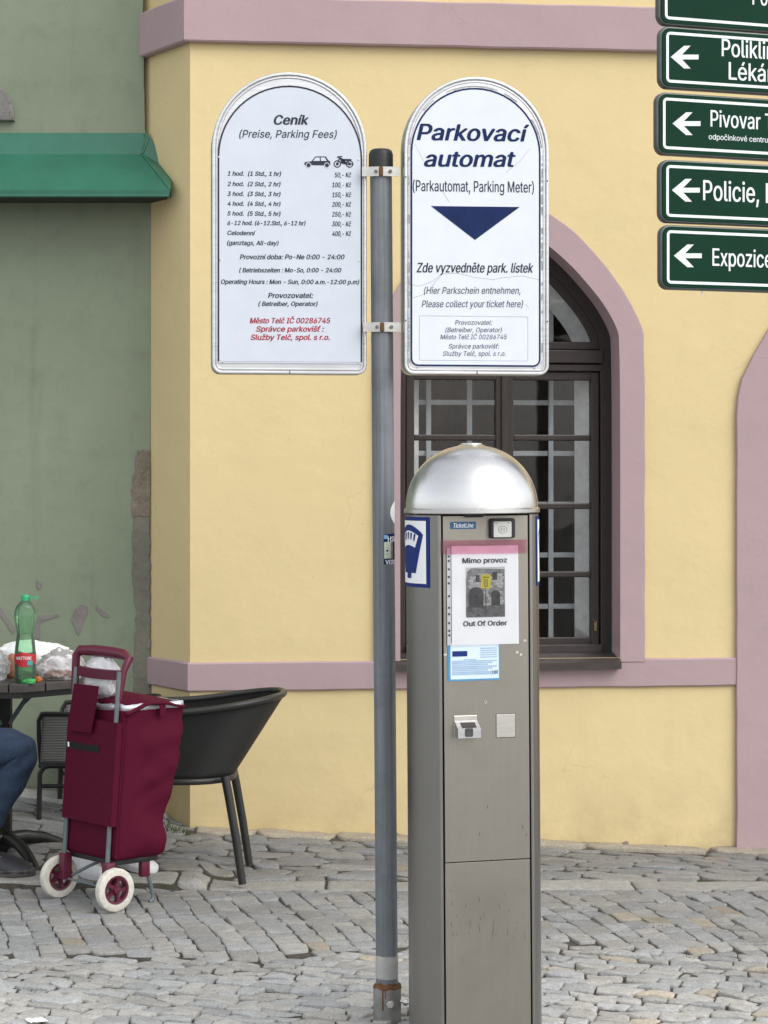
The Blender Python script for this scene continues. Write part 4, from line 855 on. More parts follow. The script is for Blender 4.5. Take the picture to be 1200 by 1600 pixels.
def build_yellow_house():
    root = thing('yellow_house', 'yellow plastered house with mauve bands and an arched brown window', 'house', YA, YW)
    OUT_R = [(1006, 1010), (1006, 528), (1001, 507), (978, 463), (953, 426), (922, 389), (892, 358.6), (858, 334), (828, 316), (797, 308)]
    IN_R = [(969, 1010), (969, 534), (963, 510), (944, 476), (922, 448), (892, 414), (858, 384), (828, 365), (797, 357)]
    zsill = W(700, 1030)[1]
    outer, cx = arch_from(OUT_R, 797, zsill - .02)
    inner, _ = arch_from(IN_R, 797, zsill - .02)
    def resample(pl, k=3):
        o = []
        for i in range(len(pl)):
            a, b = Vector(pl[i]), Vector(pl[(i + 1) % len(pl)])
            m = max(1, int((b - a).length / .05))
            for j in range(m): o.append(tuple(a.lerp(b, j / m)))
        return o
    # chaikin rounding of the arch part only
    def chaik(pl):
        o = []
        for i in range(len(pl)):
            a, b, c = Vector(pl[i - 1]), Vector(pl[i]), Vector(pl[(i + 1) % len(pl)])
            if pl[i][1] < zsill + .2: o.append(pl[i]); continue
            o.append(tuple(b.lerp(a, .25))); o.append(tuple(b.lerp(c, .25)))
        return o
    outer, inner = chaik(outer), chaik(chaik(inner))
    # door arch at the right, most of it outside the picture
    DR = [(1149, 1330), (1149, 650), (1151, 621), (1157, 593), (1175, 556), (1200, 513)]
    dl = [W(px, py) for px, py in DR]
    dcx = dl[0][0] + .80
    ztop = dl[-1][1] + .42
    x5, z5 = dl[-1]
    ext = [(x5 + (dcx - x5) * t, z5 + (ztop - z5) * math.sin(t * math.pi / 2)) for t in (.25, .5, .75, 1.0)]
    left = [(dl[0][0], -.5)] + dl[1:] + ext
    door_out = [(2 * dcx - x, z) for x, z in left[:-1]] + left[::-1]
    door_in = offset_poly(door_out, .26)
    door_in = [(x, -.5 if z < -.2 else z) for x, z in door_in]
    # wall: front slab with the two openings, and the chamfered return
    wx1, wz0, wz1 = 5.5, -.6, 4.6
    slab = [(0, wz0), (wx1, wz0), (wx1, wz1), (0, wz1)]
    hole_w = offset_poly(outer, .02)
    hole_d = [(x, max(z, -.55)) for x, z in offset_poly(door_out, .03)]
    mb = MB()
    mb.add_mesh(filled([slab, hole_w, hole_d], .20, .20))
    R = Matrix.Rotation(-YW, 2)
    B = R @ (Vector((-.995, 9.30)) - YA.xy)
    far = B * 1.6
    mb.prism_z([(0, 0), (.3, .15), (.3, .6), (far.x + .2, far.y + .25), (far.x, far.y)], wz0 - .002, wz1 + .003)
    wall = mb.build('wall', M['yellow'], root)
    # raised bands
    zt0, zt1 = W(620, 74)[1], W(620, 4)[1]
    zb0, zb1 = W(620, 1077)[1], W(620, 1032)[1]
    path = [tuple(far), (0, 0), (wx1, 0)]
    m1 = MB(); m1.loft(strip_along(path, zt0, zt1, .042, .03, 1.0)); m1.build('upper_band', M['mauve'], root)
    xd = dl[0][0]
    m2 = MB()
    m2.loft(strip_along([tuple(far), (0, 0), (xd + .03, 0)], zb0, zb1, .017, .03, 2.0))
    m2.build('lower_band', M['mauve'], root)
    # window surround with deep reveal, door surround
    dep = .21
    wo = [p for p in wobble(outer, .004, .03, 4.0)]
    link('window_surround', filled([wo, inner], (-.021 + dep) / 2, (.021 + dep) / 2, .004), M['mauve'], root)
    do_ = wobble(door_out, .003, .04, 6.0)
    link('door_surround', filled([do_, door_in], (-.024 + .3) / 2, (.024 + .3) / 2, .004), M['mauve'], root)
    dm = MB()
    dm.add_mesh(filled([offset_poly(door_in, -.02)], .27, .025))
    xs0 = min(x for x, z in door_in); xs1 = max(x for x, z in door_in)
    k = 7
    for i in range(k):
        a = xs0 + (xs1 - xs0) * i / k
        dm.box(a + .006, a + (xs1 - xs0) / k - .006, .222, .244, -.45, 1.55, .006)
    door = dm.build('door', M['wood'], root)
    h = MB(); h.tube([(xs0 + .12, .22, .95), (xs0 + .12, .17, .95), (xs0 + .24, .165, .95)], .011); h.build('handle', M['clamp'], door, 40)
    # ---- window
    win = MB()
    d0 = .165
    fr_out = offset_poly(inner, -.01)
    fr_in = offset_poly(inner, .048)
    zt = W(880, 563, .2)[1]
    win.add_mesh(filled([fr_out, [p for p in fr_in]], (d0 + .25) / 2, (.25 - d0) / 2, .003))
    frame = win.build('window', M['frame'], root)
    xl, xr = min(x for x, z in fr_in), max(x for x, z in fr_in)
    # transom with a small cornice
    ztr0, ztr1 = W(880, 578, .17)[1], W(880, 547, .17)[1]
    t = MB()
    t.box(xl - .01, xr + .01, .150, .248, ztr0 + .028, ztr1, .005)
    t.box(xl - .01, xr + .01, .163, .247, ztr0 - .005, ztr0 + .024, .003)
    t.build('transom', M['frame'], frame)
    # two casements: stiles, rails and three glazing bars each
    xm = W(788, 800, .19)[0]
    zb = zsill + .0
    bars = [W(800, y, .19)[1] for y in (684, 791, 898)]
    wst = .036
    for s, (a, b) in enumerate(((xl + .004, xm - .002), (xm + .002, xr - .004))):
        c = MB()
        z0, z1 = zb + .028, ztr0 - .008
        ya, yb = .178, .222
        c.box(a, a + wst, ya, yb, z0, z1, .004)
        c.box(b - wst, b, ya, yb, z0, z1, .004)
        c.box(a + wst - .001, b - wst + .001, ya + .002, yb - .002, z0, z0 + .045, .004)
        c.box(a + wst - .001, b - wst + .001, ya + .002, yb - .002, z1 - .036, z1, .004)
        for z in bars:
            c.box(a + wst - .001, b - wst + .001, ya + .004, yb - .004, z - .0125, z + .0125, .005)
        if s == 1: c.box(a - .018, a + .012, ya - .012, ya + .004, z0, z1, .005)
        cs = c.build('casement', M['frame'], frame)
    hk = MB(); hk.box(xr - .028, xr - .016, .168, .178, zb + .10, zb + .145, .002); hk.tube([(xr - .022, .170, zb + .14), (xr - .034, .165, zb + .15)], .003, 6)
    hk.build('hinge', plain('worn_brass', (.30, .22, .10), .5, metal=.6), frame)
    # curved upper light: inner sash ring cut at the transom
    def cut(pl, z):
        o = []
        n = len(pl)
        for i in range(n):
            a, b = pl[i], pl[(i + 1) % n]
            if a[1] >= z: o.append(a)
            if (a[1] - z) * (b[1] - z) < 0:
                tt = (z - a[1]) / (b[1] - a[1]); o.append((a[0] + tt * (b[0] - a[0]), z))
        return o
    top_o = cut(offset_poly(inner, .044), ztr1 + .002)
    top_i = offset_poly(top_o, .034)
    c = MB(); c.add_mesh(filled([top_o, top_i], .2, .022, .004)); c.build('fanlight', M['frame'], frame)
    pane = MB()
    pane.add_mesh(filled([offset_poly(inner, .03)], .205, 0.0))
    pane.build('pane', M['glass'], frame)
    # inner white reveal, splayed, and the room behind
    rv = MB()
    i0 = offset_poly(inner, .042)
    i0c = [(x, max(z, zsill + .02)) for x, z in i0]
    i1 = offset_poly(i0c, .085)
    n = len(i0c)
    A = [rv.bm.verts.new((x, .251, z)) for x, z in i0c]
    Bv = [rv.bm.verts.new((x, .345, z)) for x, z in i1]
    for k in range(n):
        if i0c[k][1] < zsill + .03 and i0c[(k + 1) % n][1] < zsill + .03: continue
        rv.face([A[k], A[(k + 1) % n], Bv[(k + 1) % n], Bv[k]])
    rv.build('inner_reveal', M['white_in'], frame)
    g = MB()
    vx = [W(x, 700, .38)[0] for x in (606.5, 669.5, 733.5, 797, 860.5, 924)]
    hz = [W(800, y, .38)[1] for y in (470, 549, 629, 708.5, 788, 867.5, 948, 1018)]
    for x in vx: g.box(x - .011, x + .011, .372, .384, zsill, inner[len(inner) // 2][1] - .05, .002)
    for z in hz: g.box(xl + .01, xr - .01, .384, .396, z - .011, z + .011, .002)
    g.build('grille', M['grille'], frame)
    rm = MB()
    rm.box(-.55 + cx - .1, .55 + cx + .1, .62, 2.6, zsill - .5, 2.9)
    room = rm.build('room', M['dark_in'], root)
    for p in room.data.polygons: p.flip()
    # opening of the room towards the window
    bmr = bmesh.new(); bmr.from_mesh(room.data)
    for f in list(bmr.faces):
        if abs(f.calc_center_median().y - .62) < .01: bmesh.ops.delete(bmr, geom=[f], context='FACES')
    bmr.to_mesh(room.data); bmr.free()
    dr = MB()
    rr = random.Random(3)
    pts = []
    rows = []
    for j in range(12):
        row = []
        for i in range(26):
            u = i / 25
            x = xl + .02 + u * .52
            z = W(800, 560, .8)[1] + .25 - j * .055 - .16 * abs(math.sin(u * 3.1)) * (j / 11)
            y = .85 + .05 * math.sin(u * 22 + j * .3) + .03 * math.sin(u * 9 + j)
            row.append(dr.bm.verts.new((x, y, z)))
        rows.append(row)
    for j in range(11):
        for i in range(25): dr.face([rows[j][i], rows[j][i + 1], rows[j + 1][i + 1], rows[j + 1][i]])
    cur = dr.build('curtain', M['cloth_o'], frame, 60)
    so = cur.modifiers.new('thick', 'SOLIDIFY'); so.thickness = .006
    # sill
    sx0, sx1 = W(613, 1030, -.05)[0], W(970, 1030, -.05)[0]
    szt, szb = W(900, 1022, -.06)[1], W(900, 1046, -.06)[1]
    s = MB()
    prof = [(-.065, szb), (-.065, szb + .028), (-.05, szb + .036), (.17, szb + .062), (.17, szb - .01), (-.02, szb)]
    s.loft([[(sx0 + (sx1 - sx0) * t, y, z) for y, z in prof] for t in (0, .5, 1)])
    s.box(xl - .0, xr + .0, .140, .26, szb + .045, szb + .088, .003)
    s.build('window_sill', M['sill'], root)
    # bits of fallen mortar at the foot of the wall
    st = MB()
    for px, py, r in ((978, 1323, .016), (968, 1325, .009), (620, 1309, .014), (611, 1310, .010), (1040, 1325, .008), (640, 1312, .012)):
        x, z = W(px, py, -.03)
        b = bmesh.new(); bmesh.ops.create_icosphere(b, subdivisions=2, radius=r)
        for v in b.verts: v.co *= 1 + .3 * mnoise.noise(v.co * 90)
        b.transform(Matrix.Translation((x, -.03, z + r * .5))); st.merge(b)
    o = st.build('mortar_crumbs', M['rubble'], M=Matrix.Translation(YA) @ Matrix.Rotation(YW, 4, 'Z'))
    o['kind'] = 'stuff'; tag(o, 'small dark crumbs of mortar along the foot of the yellow wall', 'debris')

# ================================================================ THE GREEN HOUSE
GY = 9.30
def build_green_house():
    root = thing('green_house', 'weathered grey-green plastered house with a green metal canopy', 'house', (-1.0, GY, 0))
    def G(px, py, d=0.0): return ray_local(px, py, (-1.0, GY, 0), 0.0, d)
    ed = [G(px, py) for px, py in ((224, -140), (223, 20), (221, 60), (224, 90), (226, 200), (240, 310), (239, 450), (236, 600), (235, 690), (233, 800), (234, 1000), (235, 1300))]
    zt, zb = 4.6, -.5
    outline = [(-4.5, zb)] + [(ed[-1][0], zb)] + ed[::-1] + [(ed[0][0], zt), (-4.5, zt)]
    # keep the lower and right side a hand-torn edge
    outl = wobble(outline, .004, .035, 21.0, 14)
    mb = MB()
    mb.add_mesh(filled([outl], .15, .15))
    # bare patches where the paint has come away (thin, with shapes of their own)
    def patch(pts, seed, y=-.002):
        pl = [G(px, py) for px, py in pts]
        pl = wobble(pl, .006, .012, seed, 40)
        mb.add_mesh(filled([pl], y, .0018))
    wall = mb.build('wall', [M['green']], root)
    def bare(pts, seed, y=-.0015):
        pl = wobble([G(px, py) for px, py in pts], .006, .012, seed, 40)
        link('bare_patch', filled([pl], y, .0014), M['oldplaster'], root)
    bare([(127, 944), (137, 948), (135, 962), (130, 975), (123, 993), (118, 985), (112, 968), (118, 952)], 1)
    bare([(151, 945), (158, 952), (171, 963), (169, 966), (158, 961), (150, 950)], 2)
    bare([(0, 948), (10, 962), (24, 984), (20, 990), (8, 972), (0, 962)], 3)
    bare([(60, 962), (90, 960), (92, 964), (70, 968), (62, 978), (62, 999), (54, 995), (55, 970)], 4)
    bare([(58, 908), (65, 912), (63, 922), (57, 918)], 5)
    # strip of rubble laid bare at the corner
    rb = MB()
    col = [(222, 702), (233, 704), (235, 720), (234, 808), (207, 806), (208, 745), (213, 735), (213, 712)]
    col2 = [(208, 808), (234, 810), (235, 1100), (235, 1240), (212, 1240), (209, 1040), (213, 960), (208, 905)]
    lo = MB(); lo.add_mesh(filled([wobble([G(px, py) for px, py in col2], .012, .010, 18, 30)], -.003, .0022)); lo.build('bare_mortar_strip', M['mortar'], root)
    rb.add_mesh(filled([wobble([G(px, py) for px, py in col], .011, .010, 8, 34)], -.003, .0024))
    bm2 = rb.bm
    rb.build('bare_stone_strip', M['rubble'], root)
    lip = MB()
    lip.tube([(*[G(216, 703)[0]], -.004, G(216, 703)[1]), (G(213, 715)[0], -.005, G(213, 715)[1]), (G(213, 735)[0], -.005, G(213, 735)[1]), (G(208, 745)[0], -.004, G(208, 745)[1])], .0035, 6)
    lip.build('plaster_lip', M['oldplaster'], root)
    # carved stone hood at the left edge
    nc = G(-22, 190)
    ar = [(nc[0] + .125 * math.cos(RAD(a)), nc[1] + .17 * math.sin(RAD(a))) for a in range(0, 181, 10)]
    hd = MB(); hd.add_mesh(filled([ar[::-1][::-1]], -.012, .02, .006)); hd.build('stone_hood', M['greystone'], root)
    # canopy of folded sheet metal, hipped at its end
    def P(px, py, y):
        x, z = G(px, py, y)
        return (x, y, z)
    cb = MB()
    yf = -.27
    zA, zB, zC, zD = G(100, 208)[1], G(100, 241, -.045)[1], G(100, 297, yf)[1], G(100, 306, yf)[1]
    xr_top = G(229, 210)[0]
    xrB, xrC = G(222, 241, -.045)[0], G(266, 297, yf)[0]
    L = -4.0
    def quad(*p): cb.face([cb.bm.verts.new(q) for q in p])
    quad((L, -.006, zA), (xr_top, -.006, zA), (xrB, -.045, zB), (L, -.045, zB))
    quad((L, -.045, zB), (xrB, -.045, zB), (xrC, yf, zC), (L, yf, zC))
    quad((L, yf, zC), (xrC, yf, zC), (xrC - .006, yf + .002, zD), (L, yf + .002, zD))
    # hip end: down to the right, back to the wall
    xe = G(272, 272)[0]
    ze = G(272, 268, -.10)[1]
    quad((xr_top, -.006, zA), (xe, -.07, ze), (xrC, yf, zC), (xrB, -.045, zB))
    quad((xe, -.07, ze), (xe, -.07, zD + .01), (xrC - .006, yf + .002, zD), (xrC, yf, zC))
    quad((xr_top, -.006, zA), (xr_top + .0, .1, zA - .01), (xe, .1, ze), (xe, -.07, ze))
    cn = cb.build('canopy', M['awning'], root)
    so = cn.modifiers.new('thick', 'SOLIDIFY'); so.thickness = .004; so.offset = -1
    seam = MB()
    seam.tube([(xr_top, -.008, zA), (xrB, -.048, zB), (xrC, yf - .001, zC)], .004, 6)
    seam.tube([(L, yf, zD), (xrC - .006, yf, zD)], .006, 8)
    seam.tube([(xr_top - .01, -.012, zA - .005), (xr_top + .012, -.02, zA - .028), (xrB + .003, -.052, zB + .002)], .003, 6)
    seam.build('seam', M['awning'], cn, 40)
    sf = MB(); sf.box(L, xrC - .03, yf + .02, -.004, zD + .004, zD + .016); sf.build('soffit', plain('dark_soffit', (.03, .035, .03), .8), cn)

build_ground()
build_paving()
build_weeds()
build_yellow_house()
build_green_house()
# ================================================================ SIGN POLE AND ITS TWO BOARDS
PY = 6.0
def build_pole():
    top, bot = at(595, 233, PY), at(605, 1588, PY)
    root = thing('sign_pole', 'weathered grey steel pole with a black cap and peeling stickers, carrying both white signs', 'pole', (bot.x, PY, 0))
    ax = (top - Vector((bot.x, PY, 0)))
    H = ax.z
    r = .0302
    def on(z): return Vector((ax.x * z / H, 0, z))
    p = MB()
    p.tube([on(-.05), on(.16)] + [on(.16 + (H - .20) * k / 12) for k in range(1, 13)], r, 28)
    p.build('pole', M['galv'], root, 40)
    c = MB()
    c.lathe([(.0, .045), (.024, .044), (.030, .040), (.0335, .030), (.0338, -.012), (.0302, -.012)][::-1], 28, tuple(on(H - .045)), False)
    c.build('cap', M['black'], root, 40)
    f = MB()
    z0 = 0.0
    f.lathe([(.0385, -.03), (.0385, .085), (.037, .090), (.0305, .092)], 28, (0, 0, 0))
    ft = f.build('foot_sleeve', plain('weathered_grey_sleeve', (.24, .235, .225), .7, metal=.2, var=.3, scale=25, bmp=.15), root, 40)
    ru = MB(); ru.lathe([(.0388, .086), (.0392, .089), (.037, .0935), (.0312, .095), (.0309, .099), (.0305, .100)], 40, (0, 0, 0), False)
    for v in ru.bm.verts:
        v.co.z += .007 * mnoise.noise((v.co.x * 60, v.co.y * 60, 2)); v.co.x *= 1 + .02 * mnoise.noise(v.co * 70)
    for x, l, w in ((-.012, .055, .0022), (-.005, .022, .0016)):
        ru.box(x - w, x + w, -.0375 - .0015 + abs(x) * .12, -.0365 + abs(x) * .12, .085 - l, .085)
    ru.build('rust_ring', M['rust'], ft, 40)
    b = MB()
    b.tube([(.008, -.036, .052), (.008, -.056, .052)], .011, 6); b.tube([(.008, -.05, .052), (.008, -.066, .052)], .006, 8)
    b.build('bolt', M['clamp'], ft, 30); b = MB()
    b.tube([(.036, -.01, .050), (.062, -.012, .046)], .005, 8); b.tube([(.046, -.01, .048), (.056, -.012, .047)], .010, 6)
    b.build('bolt', M['clamp'], ft, 30)
    # white painted repair band low on the pole
    w = MB(); z = on(.145)
    pr = [(.0306, -.032), (.0312, -.028), (.0312, .022), (.0306, .03)]
    w.lathe(pr, 28, tuple(z), False)
    for v in w.bm.verts:
        if v.co.z > .16: v.co.z += .006 * mnoise.noise((v.co.x * 50, v.co.y * 50, 7))
    w.build('paint_band', plain('chalky_grey_paint', (.42, .42, .41), .8, var=.15), root, 40)
    # vertical runs of dull zinc
    # stickers wrapped on the pole
    def wrap(mb, z0, z1, a0, a1, rad, n=8, shear=0.0):
        for i in range(n):
            t0, t1 = a0 + (a1 - a0) * i / n, a0 + (a1 - a0) * (i + 1) / n
            q = []
            for t, z in ((t0, z0), (t1, z0), (t1, z1), (t0, z1)):
                o = on(z)
                q.append(mb.bm.verts.new((o.x + rad * math.sin(RAD(t)), o.y - rad * math.cos(RAD(t)), z + shear * (t - a0) / (a1 - a0))))
            mb.face(q)
    def zz(py): return CAMZ + (HY - py) * (PY - .03) / F
    rs = MB()
    zc = zz(801); R = .034
    for i in range(24):
        a0, a1 = i / 24 * 2 * math.pi, (i + 1) / 24 * 2 * math.pi
        for j in range(6):
            q4 = []
            for k, a_ in ((j, a0), (j + 1, a0), (j + 1, a1), (j, a1)):
                da, dz = R * k / 6 * math.cos(a_), R * k / 6 * math.sin(a_)
                t = RAD(100) + da / .0307; z = zc + dz; o = on(z)
                q4.append((o.x + .0311 * math.sin(t), o.y - .0311 * math.cos(t), z))
            if j == 0: q4 = [q4[0], q4[1], q4[2]]
            rs.face([rs.bm.verts.new(p) for p in q4])
    s1 = rs.build('round_sticker', M['paper'], root); s1['label'] = 'round white sticker'
    a0, a1 = 0, 75
    bs = MB(); wrap(bs, zz(882), zz(835), a0, a1, .0307, 10, .003)
    s2 = bs.build('sticker', M['navy'], root); s2['label'] = 'blue and cream football sticker'
    cs = MB(); wrap(cs, zz(873), zz(847), a0 + 2, a0 + 38, .0310, 6, .001); cs.build('print', plain('cream_print', (.62, .68, .55), .5, bmp=0), s2)
    cs = MB(); wrap(cs, zz(873), zz(846), a0 + 38, a0 + 52, .03095, 4); cs.build('print', plain('faded_photo_print', (.25, .21, .17), .5, var=.6, scale=200, bmp=0), s2)
    cs = MB(); wrap(cs, zz(842), zz(836), a0 + 1, a0 + 22, .0310, 4); cs.build('print', M['ltblue'], s2)
    dz = MB()
    def dia(mb, k, rad):
        zc = zz(860.5); n = 4; q = []
        for da, dzz in ((-k, 0), (0, -k), (k, 0), (0, k)):
            t = RAD(18) + da * .95 / .0307; z = zc + dzz; o = on(z)
            q.append(mb.bm.verts.new((o.x + rad * math.sin(t), o.y - rad * math.cos(t), z)))
        mb.face(q)
    dia(dz, .0105, .03125); dz.build('emblem', M['blue'], s2)
    d2 = MB(); dia(d2, .0066, .0314); d2.build('emblem', M['paper'], s2)
    d2 = MB(); dia(d2, .0044, .03155); d2.build('emblem', M['ink'], s2)
    tx = MB()
    text_line(tx, 'HSV', .2, .2 + .030, zz(846.5), .0145, 0, .05)
    text_line(tx, 'VERS', .193, .193 + .034, zz(881.5), .0115, 0, .05)
    for v in tx.bm.verts:
        t = RAD(22) + (v.co.x - .2) / .0307; o = on(v.co.z)
        v.co.x, v.co.y = o.x + .0313 * math.sin(t), o.y - .0313 * math.cos(t)
    tx.build('lettering', M['paper'], s2)
    return root, on

POLE, POLE_ON = build_pole()

def clamp(name, py, label):
    """Strap round the pole with two ears reaching to the boards."""
    z = CAMZ + (HY - py) * (PY - .03) / F
    o = POLE_ON(z)
    root = thing(name, label, 'clamp', (POLE.location.x + o.x, PY, z), 0, 'steel clamps holding the two white signs to the pole')
    h = .013
    for s in (-1, 1):
        mb = MB()
        pl = [(s * .0315 * math.sin(RAD(t)), -.0318 * math.cos(RAD(t))) for t in range(-4, 100, 8)]
        if s < 0: pts = [(-.052, -.031), (-.052, -.0285), (-.036, -.0290)]
        b = bmesh.new()
        # band: strap in front of the pole, ear going out to the board
        path = [(.012 * s * 0 + s * .004, -.0335), (s * .016, -.0330), (s * .030, -.0300), (s * .040, -.0290), (s * .052, -.0285)]
        rings = []
        for x, y in path: rings.append([(x, y - .002, -h), (x, y + .002, -h), (x, y + .002, h), (x, y - .002, h)])
        mb.loft(rings)
        mb.build('strap', M['clamp'], root, 30)
    g = MB(); g.box(-.006, .006, -.040, -.030, -.012, .012, .002); g.build('gap_plate', M['rust'], root)
    for x in (-.014, .026):
        bb = MB(); bb.tube([(x, -.033, .0), (x, -.040, .0)], .0052, 6); bb.tube([(x, -.039, 0), (x, -.043, 0)], .003, 8); bb.build('bolt', M['galv'], root, 30)

def round_sign(name, label, px_l, px_r, py_t, py_b, yaw, face_mat):
    """A round-headed box sign in an aluminium frame; returns root, a function px,py -> face plane, and the face depth."""
    pcx = (px_l + px_r) / 2
    Y0 = PY - .015
    c = at(pcx, (py_t + py_b) / 2, Y0)
    w = (px_r - px_l) / F * Y0 / math.cos(yaw)
    zt, zb = CAMZ + (HY - py_t) / F * Y0, CAMZ + (HY - py_b) / F * Y0
    root = thing(name, label, 'sign', (c.x, Y0, 0), yaw)
    dep = .062
    out = tombstone(w, zb, zt, .026)
    body = filled([out], dep / 2 - .012, dep / 2, .003)
    bo = link('box', body, M['alu'], root, 35)
    # rim: outer lip and an inner stepped lip
    rim = MB()
    i1 = offset_poly(out, .0085)
    rim.add_mesh(filled([offset_poly(out, .0005), i1], -.0125, .006, .002))
    i2 = offset_poly(out, .0105); i3 = offset_poly(out, .0165)
    rim.add_mesh(filled([i2, i3], -.0125, .0035, .0015))
    rim.build('rim', M['alu'], root, 35)
    def q(px, py, d=-.0165): return ray_local(px, py, (c.x, Y0, 0), yaw, d)
    # rivets in the frame side and a joint at the foot
    rv = MB()
    for k in (8, 20, -10, -22):
        pass
    joint = MB(); joint.box(-.001, .001, -.0205, -.016, zb + .0005, zb + .009); joint.build('joint', M['gap'], root)
    return root, q, out, (w, zb, zt)

def lines_ring(pl, d, t):
    return [offset_poly(pl, d), offset_poly(pl, d + t)]

def sign_text(root, q, rows, mats_by_key):
    groups = {}
    for s, x0, x1, y0, y1, cap, key, bold, ital in rows:
        mb = groups.setdefault(key, MB())
        a, z0 = q(x0, y0); b, z1 = q(x1, y1)
        _, zc = q(x0, y0 - cap)
        text_line(mb, s, a, b, z0, zc - z0, -.0180, bold, ital, z1 - z0)
    for k, mb in groups.items(): mb.build('lettering', mats_by_key[k], root)

def build_price_sign():
    root, q, out, dims = round_sign('price_sign', 'white round-topped parking price board headed Ceník, with fees in dark lettering', 332, 572, 114.5, 585, RAD(7.5), M['sign_white'])
    l, t = q(340, 131); r, b = q(566, 568.5)
    w = r - l
    face = tombstone(w, b, t, .004)
    face = [(x + (l + r) / 2, z) for x, z in face]
    link('face', filled([face], -.0150, .0022), M['sign_white'], root)
    ln = MB(); ln.add_mesh(filled([face, offset_poly(face, .0046)], -.01755, .0002)); ln.build('border_line', M['ink'], root)
    B, I = .055, .21
    rows = [('Ceník', 428.5, 482, 194.5, 194.5, 14.5, 'k', B, I), ('(Preise, Parking Fees)', 374, 526, 215, 215.5, 11.8, 'k', .012, I)]
    L = [('1 hod.  (1 Std., 1 hr)', 439, '50,- Kč', 523), ('2 hod.  (2 Std., 2 hr)', 438, '100,- Kč', 519), ('3 hod.  (3 Std., 3 hr)', 438, '150,- Kč', 519),
         ('4 hod.  (4 Std., 4 hr)', 438, '200,- Kč', 519), ('5 hod.  (5 Std., 5 hr)', 438, '250,- Kč', 519), ('6-12 hod. (6-12.Std., 6-12 hr)', 477, '300,- Kč', 519), ('Celodenní', 399, '400,- Kč', 519)]
    ly = [274.3, 290.5, 306, 321.3, 336.7, 351.5, 367.0]; ry = [277, 292.5, 308, 323, 338.5, 353.5, 368.7]
    for (a, xr, p, xl), y0, y1 in zip(L, ly, ry):
        rows.append((a, 355.5, xr, y0, y0 + .6, 6.6, 'k', .045, I))
        rows.append((p, xl, 548.5, y1, y1, 7.3, 'k', .04, I))
    rows += [('(ganztags, All-day)', 355, 435, 382.7, 383.2, 6.8, 'k', .04, I),
             ('Provozní doba: Po-Ne 0:00 - 24:00', 375, 538, 405, 405, 7.3, 'k', .045, I),
             ('( Betriebszeiten : Mo-So, 0:00 - 24:00', 374, 533, 425.5, 425.5, 6.8, 'k', .045, I),
             ('Operating Hours : Mon - Sun, 0:00 a.m.-12:00 p.m)', 345.5, 561, 443.5, 444, 6.8, 'k', .045, I),
             ('Provozovatel:', 419, 489, 465.5, 465.5, 7.8, 'k', .045, I), ('( Betreiber, Operator)', 404, 496, 478, 478, 6.8, 'k', .045, I),
             ('Město Telč IČ 00286745', 390.5, 516, 505, 505, 8.3, 'r', .045, I), ('Správce parkovišť :', 400.5, 506, 518, 518, 8.3, 'r', .045, I), ('Služby Telč, spol. s r.o.', 392, 515, 531, 531, 8.3, 'r', .045, I)]
    sign_text(root, q, rows, {'k': M['ink'], 'r': M['red_ink']})
    # car and motorcycle pictograms
    pc = MB()
    def poly(pts, d=0.0): flat(pc, [q(x, y) for x, y in pts], -.0180 - d)
    X = lambda zx: 310 + zx / 4
    Y = lambda zy: 100 + zy / 4
    def P(l): return [(X(a), Y(b)) for a, b in l]
    poly(P([(662, 632), (664, 614), (706, 608), (730, 580), (738, 578), (796, 578), (812, 602), (824, 610), (824, 634)]))
    wn_ = MB()
    for pts in ([(716, 606), (734, 585), (757, 585), (759, 606)], [(766, 606), (764, 585), (790, 585), (802, 606)]):
        flat(wn_, [q(x, y) for x, y in P(pts)], -.0182)
    def disc(mb, cx, cy, r, d, r2=0):
        o = [q(X(cx + r * math.cos(k * math.pi / 12)), Y(cy - r * math.sin(k * math.pi / 12))) for k in range(24)]
        if r2:
            i = [q(X(cx + r2 * math.cos(k * math.pi / 12)), Y(cy - r2 * math.sin(k * math.pi / 12))) for k in range(24)]
            mb.add_mesh(filled([o, i], -.018 - d, 0))
        else: flat(mb, o, -.018 - d)
    for cx in (688, 803):
        disc(wn_, cx, 633, 17, .0003); disc(pc, cx, 633, 13, .0005)
    for cx in (868, 945):
        disc(pc, cx, 625, 23, .0002, 17); disc(pc, cx, 625, 9, .0002)
    def bar(x0, y0, x1, y1, t):
        d = Vector((x1 - x0, y1 - y0)).normalized(); n_ = Vector((-d.y, d.x)) * t
        poly(P([(x0 + n_.x, y0 + n_.y), (x1 + n_.x, y1 + n_.y), (x1 - n_.x, y1 - n_.y), (x0 - n_.x, y0 - n_.y)]), .0004)
    bar(868, 625, 884, 582, 3); bar(876, 580, 900, 578, 3); bar(868, 580, 876, 584, 5); bar(884, 590, 905, 600, 6); bar(900, 600, 955, 600, 6); bar(890, 612, 930, 622, 8); bar(905, 600, 912, 620, 8); bar(930, 606, 945, 625, 3); bar(920, 626, 970, 626, 3); bar(886, 592, 900, 622, 3)
    pc.build('pictogram', M['ink'], root); wn_.build('pictogram', M['sign_white'], root)
    for px, py in ((453.5, 133), (341.5, 245.5), (560, 249.5), (344, 405.5), (561, 407.5), (348, 566), (560, 566)):
        x, z = q(px, py); s = MB(); s.lathe([(.0024, 0), (.002, .0016), (.0, .002)], 10); o = s.build('screw', M['clamp'], root)
        o.rotation_euler = (RAD(90), 0, 0); o.location = (x, -.0176, z)

